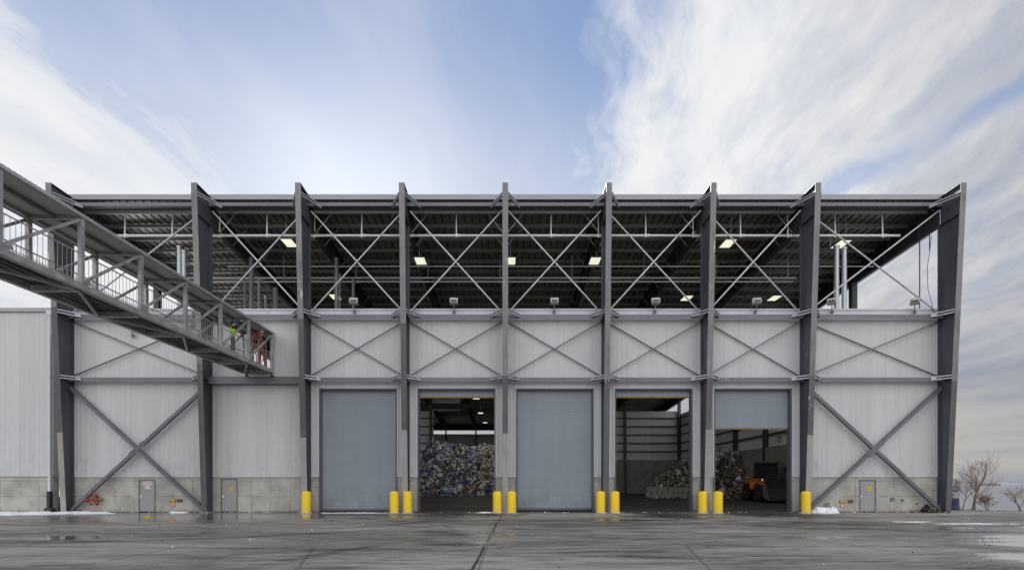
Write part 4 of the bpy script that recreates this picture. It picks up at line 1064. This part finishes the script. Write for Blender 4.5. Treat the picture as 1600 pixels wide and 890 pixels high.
# ------------------------------------------------------------------ wheel loader
ld=thing('wheel_loader','orange wheel loader with a wide bucket parked inside the right doorway','wheel loader',(25.12,50.3,fl_z(50)+.004),R(-93))
def L(b,name,mat,parent=ld,**kw): return b.build(name,mat,parent,local=True,**kw)   # +x is forward
def prismy(pts,y0,y1):
    return MB().prism([(x,y0,z) for x,z in pts],(0,y1-y0,0))
bo=L(prismy([(-3.3,1.0),(-.9,1.0),(-.5,1.25),(-.5,2.2),(-3.1,2.15),(-3.35,1.9)],-.95,.95),'body',M['orange'],bevel=.06)
b=MB()
for k in range(6): b.box(-3.38,-3.36,-.7,.7,1.2+k*.13,1.26+k*.13)
L(b,'grille',M['black'],bo,smooth=0)
L(prismy([(-.4,.75),(1.3,.75),(1.5,1.2),(1.0,1.75),(.2,1.75),(-.4,1.3)],-.45,.45),'front_frame',M['orange'],bevel=.05)
cab=L(prismy([(-1.5,2.2),(-.15,2.2),(.15,2.5),(-.05,3.6),(-1.4,3.6)],-.72,.72),'cab',M['glass'],smooth=0)
b=MB()
for (xa,za,xb,zbb) in((-1.5,2.2,-1.4,3.6),(.15,2.5,-.05,3.6),(-.75,2.2,-.72,3.6)):
    for s in(-.73,.73): b.bar((xa,s,za),(xb,s,zbb),.09,.09,(0,1,0))
L(b,'cab_pillar',M['black'],cab,smooth=0)
b=MB(); b.box(-1.6,.25,-.85,.85,3.6,3.78); L(b,'cab_roof',M['steel_mid'],cab,bevel=.05)
b=MB(); b.bar((.1,.75,3.0),(.5,1.25,3.1),.03,.03); b.box(.46,.54,1.15,1.45,2.75,3.25); L(b,'mirror',M['black'],cab,smooth=0)
for s in(-1,1):
    b=MB(); pts=[(-1.9,1.75),(-1.0,1.85),(-.7,1.6),(-.62,1.2)]
    for p,q in zip(pts,pts[1:]): b.bar((p[0],s*1.15,p[1]),(q[0],s*1.15,q[1]),.05,.75,(0,1,0))
    pts=[(.1,1.2),(.3,1.62),(1.0,1.78),(1.6,1.6)]
    for p,q in zip(pts,pts[1:]): b.bar((p[0],s*1.15,p[1]),(q[0],s*1.15,q[1]),.05,.75,(0,1,0))
    L(b,'fender',M['orange'],smooth=0)
    for wx in(-2.0,1.0):
        b=MB(); R0=.84; pr=[(.45,-.32),(R0-.06,-.33),(R0,-.25),(R0,.25),(R0-.06,.33),(.45,.32)]
        b.lathe(pr,n=28)
        for k in range(22):
            t=2*math.pi*k/22; c,sn=math.cos(t),math.sin(t)
            b.bar((c*(R0+.01),sn*(R0+.01),-.3),(math.cos(t+.13)*(R0+.01),math.sin(t+.13)*(R0+.01),.3),.09,.05,(c,sn,0))
        mm=Matrix.Translation((wx,s*1.13,.86))@Matrix.Rotation(R(90),4,'X'); b.xf(mm)
        w=L(b,'wheel',M['rubber'])
        b=MB(); b.lathe([(.44,-.2),(.44,.2),(.3,.26),(.12,.3),(.1,.34)],n=20); b.xf(Matrix.Translation((wx,s*1.13,.86))@Matrix.Rotation(R(90 if s<0 else -90),4,'X')); L(b,'rim',M['orange'],w)
    b=MB(); b.bar((.5,s*.55,1.9),(1.9,s*.6,1.7),.2,.32); b.bar((1.9,s*.6,1.7),(2.12,s*.6,.95),.2,.26); L(b,'lift_arm',M['orange'],smooth=0)
    b=MB(); b.tube((1.02,s*1.0,2.05),(1.13,s*1.0,2.05),.12,14); L(b,'headlight',M['headlamp'])
    b=MB(); b.bar((.95,s*1.0,1.75),(1.0,s*1.0,2.05),.05,.05); b.box(.9,1.02,s*1.0-.14,s*1.0+.14,1.94,2.18); L(b,'lamp_mount',M['orange'],smooth=0)
b=MB(); prof=[(2.35,2.25),(2.2,1.4),(2.28,.65),(2.6,.3),(3.65,.18),(3.65,.23),(2.65,.36),(2.35,.69),(2.27,1.4),(2.42,2.25)]
b.add(*(lambda t:(t.v,t.f))(MB().prism([(x,-1.55,z) for x,z in prof],(0,3.1,0))))
BK=b; b=MB()
for s in(-1.56,1.522): b.prism([(2.35,s,2.25),(2.2,s,1.4),(2.28,s,.65),(2.6,s,.3),(3.65,s,.19),(2.95,s,1.5)],(0,.04,0))
CH=b; b=BK
for k in range(8): b.box(3.6,3.85,-1.5+k*.41,-1.38+k*.41,.15,.22)
for k in range(12): b.box(2.36,2.42,-1.45+k*.26,-1.38+k*.26,2.25,2.48)
b.box(2.36,2.42,-1.5,1.5,2.48,2.53)
bk_=L(b,'bucket',M['bucket'],smooth=0)
half=len(CH.f)//2; hv=len(CH.v)//2
for a_,c_ in((0,hv),(hv,2*hv)):
    t_=MB(); t_.add(CH.v[a_:c_],[tuple(i-a_ for i in f) for f in CH.f[(0 if a_==0 else half):(half if a_==0 else 2*half)]]); L(t_,'side_plate',M['steel_front'],bk_,smooth=0)
b=MB(); b.lathe([(.09,0),(.09,.16),(.05,.2)],(-1.0,.3,3.78),12); L(b,'beacon',M['orange'],cab)

# ------------------------------------------------------------------ bare trees and shrubs on the bank
def tree(name,px,py,top,Y,label,seed,stems=1,spread=.5,group='bare trees on the bank',lean=0):
    rr=random.Random(seed); x,_=at(px,757,Y); z0=-.25; _,zt=at(px,top,Y); H=zt-z0
    t=thing(name,label,'tree',(x,Y,z0),0,group)
    tr=MB(); tw=MB()
    def grow(p,d,L0,r,lev,b):
        n=4; q=Vector(p)
        for i in range(n):
            d=(d+Vector((rr.gauss(0,.11),rr.gauss(0,.11),rr.gauss(.03,.06)))).normalized()
            nq=q+d*L0/n; r2=r*(1-.14)
            b.tube(q,nq,r,5 if lev else 7,r2,cap=False); q=nq; r=r2
            if lev<4 and i>=(1 if lev else 1):
                for k in range((1 if rr.random()<.88 else 2) if lev else (1 if i<2 else 2)):
                    ang=rr.uniform(0,6.28); side=Vector((math.cos(ang),math.sin(ang)*.8,0))
                    nd_=(d*rr.uniform(.55,1)+side*rr.uniform(.45,.95)*spread*1.6+Vector((0,0,.12))).normalized()
                    grow(q,nd_,L0*rr.uniform(.5,.74),max(.0045,r*rr.uniform(.36,.52)),lev+1,tw if lev>=0 else tr)
        if lev<3: grow(q,(d+Vector((rr.gauss(0,.2),rr.gauss(0,.2),.1))).normalized(),L0*.62,r*.85,lev+1,tw)
    for s in range(stems):
        d0=Vector((lean+rr.gauss(0,.12)*(1+(stems>1)*2),rr.gauss(0,.12),1)).normalized()
        grow(Vector((x+rr.gauss(0,.1),Y+rr.gauss(0,.1),z0)),d0,H*.46,.05+.012*H if stems==1 else .028+.006*H,0,tr)
    tr.build('trunk',M['bark'],t); tw.build('crown',M['bark'],t)
tree('bare_tree',1513,796,712,37.2,'taller bare forked tree on the bank beside the right end column',5,1,.42,lean=.10)
tree('bare_tree',1525,797,732,37.0,'bare tree with a bent pale trunk, right of the tallest one',18,1,.62,lean=.12)
tree('bare_shrub',1504,796,745,37.0,'thin bare shrub on the bank closest to the right end column',28,2,.6)
tree('bare_tree',1598,799,758,35.0,'small bare tree at the far right of the bank',41,1,.6,lean=-.1)
tree('bare_shrub',1544,797,770,36.6,'low bare twigs on the bank before the water',51,3,.8)
for k,(px,s) in enumerate(((1560,61),(1580,64))):
    pass
# barrel
x,_=at(1490.5,780,36.2)
ba=thing('barrel','dark blue barrel with a pale lid behind the right end column','barrel',(x,36.2,0))
x=ba.location.x
b=MB(); b.lathe([(.26,-.05),(.28,0),(.285,.3),(.27,.34),(.285,.38),(.285,.78),(.27,.82)],(x,36.2,.0),20); b.build('drum',M['navy'],ba)
b=MB(); b.lathe([(.27,.82),(.26,1.2),(.2,1.24),(.05,1.25)],(x,36.2,0),20); b.build('lid',M['gutter'],ba)
b=MB(); b.lathe([(.09,1.25),(.09,1.33),(.03,1.35)],(x+.05,36.2,0),12); b.build('cap',M['navy'],ba)

# ------------------------------------------------------------------ people and ladder on the footbridge
def figure(joints,edges,mats_of,root='pelvis',fingers=()):
    names=list(joints); idx={n:i for i,n in enumerate(names)}
    me=bpy.data.meshes.new('fig')
    me.from_pydata([joints[n][0] for n in names],[(idx[a],idx[c]) for a,c in edges],[])
    ob=bpy.data.objects.new('fig',me); COL.objects.link(ob)
    md=ob.modifiers.new('s','SKIN'); md.use_smooth_shade=True
    for n in names:
        sv=me.skin_vertices[0].data[idx[n]]; r=joints[n][1]; sv.radius=r if isinstance(r,tuple) else (r,r); sv.use_root=(n==root)
    sd=ob.modifiers.new('d','SUBSURF'); sd.levels=2; sd.render_levels=2
    dg=bpy.context.evaluated_depsgraph_get(); dg.update()
    out=bpy.data.meshes.new_from_object(ob.evaluated_get(dg)); bpy.data.objects.remove(ob)
    segs=[(Vector(joints[a][0]),Vector(joints[c][0]),mats_of(a,c)) for a,c in edges]
    keys=[]; 
    for s in segs:
        if s[2] not in keys: keys.append(s[2])
    out.materials.clear()
    for k in keys: out.materials.append(M[k])
    for p in out.polygons:
        c=p.center; best=None
        for a,q,mn in segs:
            ab=q-a; t=max(0,min(1,(c-a).dot(ab)/ab.length_squared)); dd=(a+ab*t-c).length
            if best is None or dd<best[0]: best=(dd,mn)
        p.material_index=keys.index(best[1])
    out.shade_smooth()
    return out
def person(label,loc,rz,handL,handR,elL,elR,top,legs,helmet,vest,lean=0.0):
    t=thing('person',label,'person',loc,rz)
    J={'pelvis':((0,0,.93),(.155,.115)),'belly':((0,.0,1.08),(.145,.105)),'chest':((0,lean*.5,1.28),(.165,.115)),'upper':((0,lean,1.42),(.15,.095)),
       'neck':((0,lean*1.1,1.52),.055),'head0':((0,lean*1.2+.01,1.60),(.075,.085)),'head1':((0,lean*1.2+.015,1.69),(.082,.095)),'crown':((0,lean*1.2,1.765),(.06,.07)),
       'nose':((0,lean*1.2+.115,1.655),.014)}
    E=[('pelvis','belly'),('belly','chest'),('chest','upper'),('upper','neck'),('neck','head0'),('head0','head1'),('head1','crown'),('head0','nose')]
    for s,n,hd,el in((-1,'l',handL,elL),(1,'r',handR,elR)):
        J['sh'+n]=((s*.19,lean,1.43),.068); J['el'+n]=(el,.047); J['wr'+n]=(hd,.031)
        d=(Vector(hd)-Vector(el)).normalized(); J['pa'+n]=(tuple(Vector(hd)+d*.07),(.038,.018))
        E+=[('upper','sh'+n),('sh'+n,'el'+n),('el'+n,'wr'+n),('wr'+n,'pa'+n)]
        side=d.cross(Vector((0,1,0))); side=side.normalized() if side.length>.1 else Vector((1,0,0)); pal=side.cross(d)
        for k,(o,ln) in enumerate(((-.028,.062),(-.009,.072),(.009,.068),(.027,.055))):
            p0=Vector(hd)+d*.09+side*o; J['f%s%da'%(n,k)]=(tuple(p0+d*ln*.5+pal*.006),.009); J['f%s%db'%(n,k)]=(tuple(p0+d*ln+pal*.03),.008)
            E+=[('pa'+n,'f%s%da'%(n,k)),('f%s%da'%(n,k),'f%s%db'%(n,k))]
        J['t%sa'%n]=(tuple(Vector(hd)+d*.05-side*.045),.011); J['t%sb'%n]=(tuple(Vector(hd)+d*.085-side*.06+pal*.01),.009)
        E+=[('wr'+n,'t%sa'%n),('t%sa'%n,'t%sb'%n)]
        k0,a0=legs[0 if s<0 else 1]
        J['hp'+n]=((s*.095,0,.88),.095); J['kn'+n]=((s*.11,k0,.50),.066); J['an'+n]=((s*.115,a0,.09),.045); J['to'+n]=((s*.13,a0+.16,.045),(.048,.036))
        E+=[('pelvis','hp'+n),('hp'+n,'kn'+n),('kn'+n,'an'+n),('an'+n,'to'+n)]
    def mo(a,c):
        if c[:2]=='to': return 'boot'
        if a[:2] in('wr','pa') or c[0] in 'ft' and c[:2]!='to': return 'skin'
        if c in('head0','head1','crown','nose','neck'): return 'skin'
        if c[:2] in('hp','kn','an'): return 'navy' if vest else 'darkcloth'
        return top
    me=figure(J,E,mo); o=bpy.data.objects.new('body',me); COL.objects.link(o); o.parent=t
    hy=lean*1.2
    b=MB(); b.lathe([(.118,1.705),(.112,1.75),(.09,1.80),(.05,1.83),(.01,1.835)],(0,hy,0),18)
    b.prism([(-.1,hy+.09,1.705),(.1,hy+.09,1.705),(.06,hy+.16,1.70),(-.06,hy+.16,1.70)],(0,0,.014)); b.build('helmet',M[helmet],t,local=True)
    b=MB()
    for s in(-1,1): b.ball((s*.033,hy+.098,1.675),.011,nu=8,nv=6)
    b.build('eye',M['black'],t,local=True)
    b=MB(); b.bar((-.025,hy+.098,1.605),(.025,hy+.098,1.605),.012,.008); b.build('mouth',M['signr'],t,local=True)
    b=MB()
    for s in(-1,1): b.ball((s*.086,hy+.0,1.665),.024,.5,.8,1.2,nu=8,nv=6)
    b.build('ear',M['skin'],t,local=True)
    b=MB(); b.ball((0,hy-.02,1.68),.097,.95,1.0,.8,nu=14,nv=8); b.build('hair',M['hair'],t,local=True)
    if vest:
        vs=[];fs=[];ring=[(.95,.175,.135,0),(1.08,.172,.132,0),(1.25,.19,.142,lean*.45),(1.38,.19,.13,lean*.85),(1.47,.13,.095,lean)]; n=20
        for z,rx,ry,cy in ring: vs+=[(rx*math.cos(2*math.pi*i/n),cy+ry*math.sin(2*math.pi*i/n),z) for i in range(n)]
        for k in range(len(ring)-1): fs+=[(k*n+i,k*n+(i+1)%n,(k+1)*n+(i+1)%n,(k+1)*n+i) for i in range(n)]
        b=MB(); b.add(vs,fs); b.build('vest',M['hivis'],t,local=True)
    return t
yp=28.5; zp=zb(yp)+.042
person('person in a green hi-vis vest reaching up under the footbridge roof',((363.0-789.5)*yp/F,yp,zp),R(-52),(-.1,.42,1.86),(.16,.40,1.80),(-.24,.28,1.60),(.27,.26,1.52),'darkcloth',((.05,-.05),(.08,.06)),'helmet_b',True,.03)
yp=31.72; zp=zb(yp)+.042+.335
person('person in dark clothes and a white helmet standing on the orange stepladder',((409.5-789.5)*yp/F,yp,zp),R(172),(-.17,.30,1.30),(.17,.30,1.32),(-.27,.10,1.14),(.27,.10,1.16),'darkcloth',((.03,.0),(.02,-.02)),'helmet_w',False,.03)
yl=31.2; xl=(402.5-789.5)*yl/F
la=thing('stepladder','orange stepladder standing open at the hall end of the footbridge','ladder',(xl,yl,zb(yl)+.042))
zl=zb(yl)+.042
def rail(sgn,mat,name):
    b=MB()
    for s in(-1,1): b.bar((xl+s*.16+sgn*0,yl+sgn*.06,zl+1.78),(xl+s*.26,yl+sgn*.42,zl),.032,.06)
    b.build(name,mat,la,smooth=0)
rail(-1,M['ladder'],'front_rail'); rail(1,M['ladder'],'rear_rail')
for k in range(5):
    h=.3+k*.3; a=1-h/1.78; b=MB(); b.box(xl-.16-.1*a,xl+.16+.1*a,yl+.06+.36*a-.05,yl+.06+.36*a+.05,zl+h,zl+h+.03); b.build('step',M['kicker'],la,smooth=0)
b=MB(); b.box(xl-.18,xl+.18,yl-.09,yl+.09,zl+1.78,zl+1.84); b.build('cap',M['ladder'],la,smooth=0)

# ------------------------------------------------------------------ light, sky, camera
SUN_AZ=-16.5; SUN_EL=26.0
w=bpy.data.worlds.new('World'); scn.world=w; w.use_nodes=True; nt=w.node_tree; nt.nodes.clear()
out=nd(nt,'ShaderNodeOutputWorld'); bg=nd(nt,'ShaderNodeBackground')
sky=nd(nt,'ShaderNodeTexSky',sky_type='NISHITA'); sky.sun_disc=False; sky.sun_elevation=R(SUN_EL); sky.sun_rotation=R(SUN_AZ); sky.air_density=1.0; sky.dust_density=.5; sky.ozone_density=1.5; sky.altitude=0
tc=nd(nt,'ShaderNodeTexCoord'); dv=vm(nt,'NORMALIZE',tc.outputs['Generated'])
sx=nd(nt,'ShaderNodeSeparateXYZ'); nt.links.new(dv,sx.inputs[0]); X,Y,Z=sx.outputs
zz=mt(nt,'ADD',mt(nt,'MAXIMUM',Z,0.0),.05)
px_=mt(nt,'DIVIDE',X,zz); py_=mt(nt,'DIVIDE',Y,zz)
cp=nd(nt,'ShaderNodeCombineXYZ'); nt.links.new(px_,cp.inputs[0]); nt.links.new(py_,cp.inputs[1]); P=cp.outputs[0]
rt=nd(nt,'ShaderNodeVectorRotate',rotation_type='Z_AXIS'); nt.links.new(P,rt.inputs['Vector']); rt.inputs['Angle'].default_value=R(12)
Pr=rt.outputs[0]
wn=nd(nt,'ShaderNodeTexNoise'); put(nt,wn.inputs['Vector'],P); wn.inputs['Scale'].default_value=1.6; wn.inputs['Detail'].default_value=5
wv=vm(nt,'MULTIPLY',vm(nt,'SUBTRACT',wn.outputs[1],(.5,.5,.5)),(.30,.30,0))
Pw=vm(nt,'ADD',Pr,wv)
n1=nz(nt,vm(nt,'MULTIPLY',Pw,(1.9,.55,1)),1.0,8,.62)
n2=nz(nt,vm(nt,'MULTIPLY',Pw,(5.2,1.8,1)),1.0,8,.63)
n3=nz(nt,vm(nt,'MULTIPLY',P,(2.2,.9,1)),1.0,5,.6)
wob=mt(nt,'ADD',mt(nt,'MULTIPLY',mt(nt,'SUBTRACT',n1,.5),.95),mt(nt,'MULTIPLY',mt(nt,'SUBTRACT',n2,.5),.75))
xw=mt(nt,'ADD',px_,wob)
right=ramp(nt,xw,.0,.46)
gap=mt(nt,'MULTIPLY',ramp(nt,mt(nt,'ABSOLUTE',mt(nt,'SUBTRACT',mt(nt,'ADD',mt(nt,'ADD',px_,mt(nt,'MULTIPLY',wob,.38)),mt(nt,'MULTIPLY',py_,.39)),1.63)),.13,.0),mt(nt,'MULTIPLY',ramp(nt,mt(nt,'ADD',mt(nt,'MULTIPLY',n2,.6),mt(nt,'MULTIPLY',n1,.4)),.36,.60),.75))
right=mt(nt,'MULTIPLY',right,mt(nt,'SUBTRACT',1.0,gap))
left=ramp(nt,xw,-.68,-1.10)
thin=mt(nt,'ADD',.06,mt(nt,'MULTIPLY',ramp(nt,mt(nt,'ADD',mt(nt,'MULTIPLY',n1,.6),mt(nt,'MULTIPLY',n2,.4)),.44,.70),.20))
tx=mt(nt,'ADD',.74,mt(nt,'MULTIPLY',ramp(nt,mt(nt,'ADD',mt(nt,'MULTIPLY',n2,.65),mt(nt,'MULTIPLY',n1,.35)),.36,.60),.26))
veil=mt(nt,'MULTIPLY',ramp(nt,Z,.66,.44),.34)
mask=mt(nt,'MAXIMUM',mt(nt,'MULTIPLY',mt(nt,'MAXIMUM',right,left),tx),mt(nt,'ADD',thin,veil))
# cloud tone
sd=(math.sin(R(SUN_AZ))*math.cos(R(SUN_EL)),math.cos(R(SUN_AZ))*math.cos(R(SUN_EL)),math.sin(R(SUN_EL)))
dt=nd(nt,'ShaderNodeVectorMath',operation='DOT_PRODUCT'); nt.links.new(dv,dt.inputs[0]); dt.inputs[1].default_value=sd
near=ramp(nt,dt.outputs['Value'],.42,.98)
tone=mt(nt,'ADD',mt(nt,'MULTIPLY',n3,.45),mt(nt,'MULTIPLY',near,.72))
tone=mt(nt,'ADD',tone,mt(nt,'MULTIPLY',mt(nt,'SUBTRACT',n2,.5),.55))
CLO=(2.2,2.22,2.38,1); CHI=(4.45,4.48,4.5,1)
cc=mixc(nt,ramp(nt,tone,.22,.80,False),CLO,CHI)
base=sky.outputs[0]
bw=nd(nt,'ShaderNodeRGBToBW'); nt.links.new(base,bw.inputs[0])
sc_=nd(nt,'ShaderNodeVectorMath',operation='SCALE'); nt.links.new(base,sc_.inputs[0])
put(nt,sc_.inputs['Scale'],mt(nt,'DIVIDE',.90,mt(nt,'ADD',1.0,mt(nt,'MULTIPLY',bw.outputs[0],.20))))
skc=vm(nt,'MULTIPLY',sc_.outputs[0],(.86,.98,1.17))
full=mixc(nt,mask,skc,cc)
# layered band over the horizon
band=nz(nt,vm(nt,'MULTIPLY',dv,(1.6,1.6,17)),1.0,5,.55)
hz=mixc(nt,ramp(nt,band,.36,.66),(1.32,1.46,1.84,1),(2.5,2.42,2.26,1))
hm=ramp(nt,Z,.30,.07)
full=mixc(nt,mt(nt,'MULTIPLY',hm,.92),full,hz)
# glow of the veiled sun
gl=mt(nt,'POWER',mt(nt,'MAXIMUM',dt.outputs['Value'],0.0),70.0)
full=mixc(nt,1.0,full,mixc(nt,gl,(0,0,0,1),(.8,1.0,1.25,1)),'ADD')
# unseen bright cloud added behind the camera to light the shaded facade
bk=mt(nt,'MULTIPLY',ramp(nt,Y,.05,-.35),ramp(nt,Z,-.02,.12))
bc=mixc(nt,ramp(nt,n3,.3,.7),(6.4,6.7,7.3,1),(11.0,10.8,10.6,1))
full=mixc(nt,mt(nt,'MULTIPLY',bk,mt(nt,'ADD',.55,mt(nt,'MULTIPLY',n1,.5),None,True)),full,bc)
nt.links.new(full,bg.inputs[0]); bg.inputs[1].default_value=.1; nt.links.new(bg.outputs[0],out.inputs[0])

sl=bpy.data.lights.new('sun','SUN'); sl.energy=3.2; sl.angle=R(.5); sl.color=(1,.95,.88)
so=bpy.data.objects.new('sun',sl); COL.objects.link(so)
so.rotation_euler=Vector(sd).to_track_quat('Z','Y').to_euler()

cd=bpy.data.cameras.new('camera'); cam=bpy.data.objects.new('camera',cd); COL.objects.link(cam)
cam.location=(0,0,EYE); cam.rotation_euler=(R(90),0,0)
cd.sensor_width=36; cd.sensor_fit='HORIZONTAL'; cd.lens=F/1600*36; cd.shift_x=10.5/1600; cd.shift_y=312/1600
cd.clip_start=.1; cd.clip_end=20000
scn.camera=cam
scn.render.engine='CYCLES'
scn.view_settings.view_transform='Standard'; scn.view_settings.look='None'; scn.view_settings.gamma=1; scn.view_settings.exposure=1.0
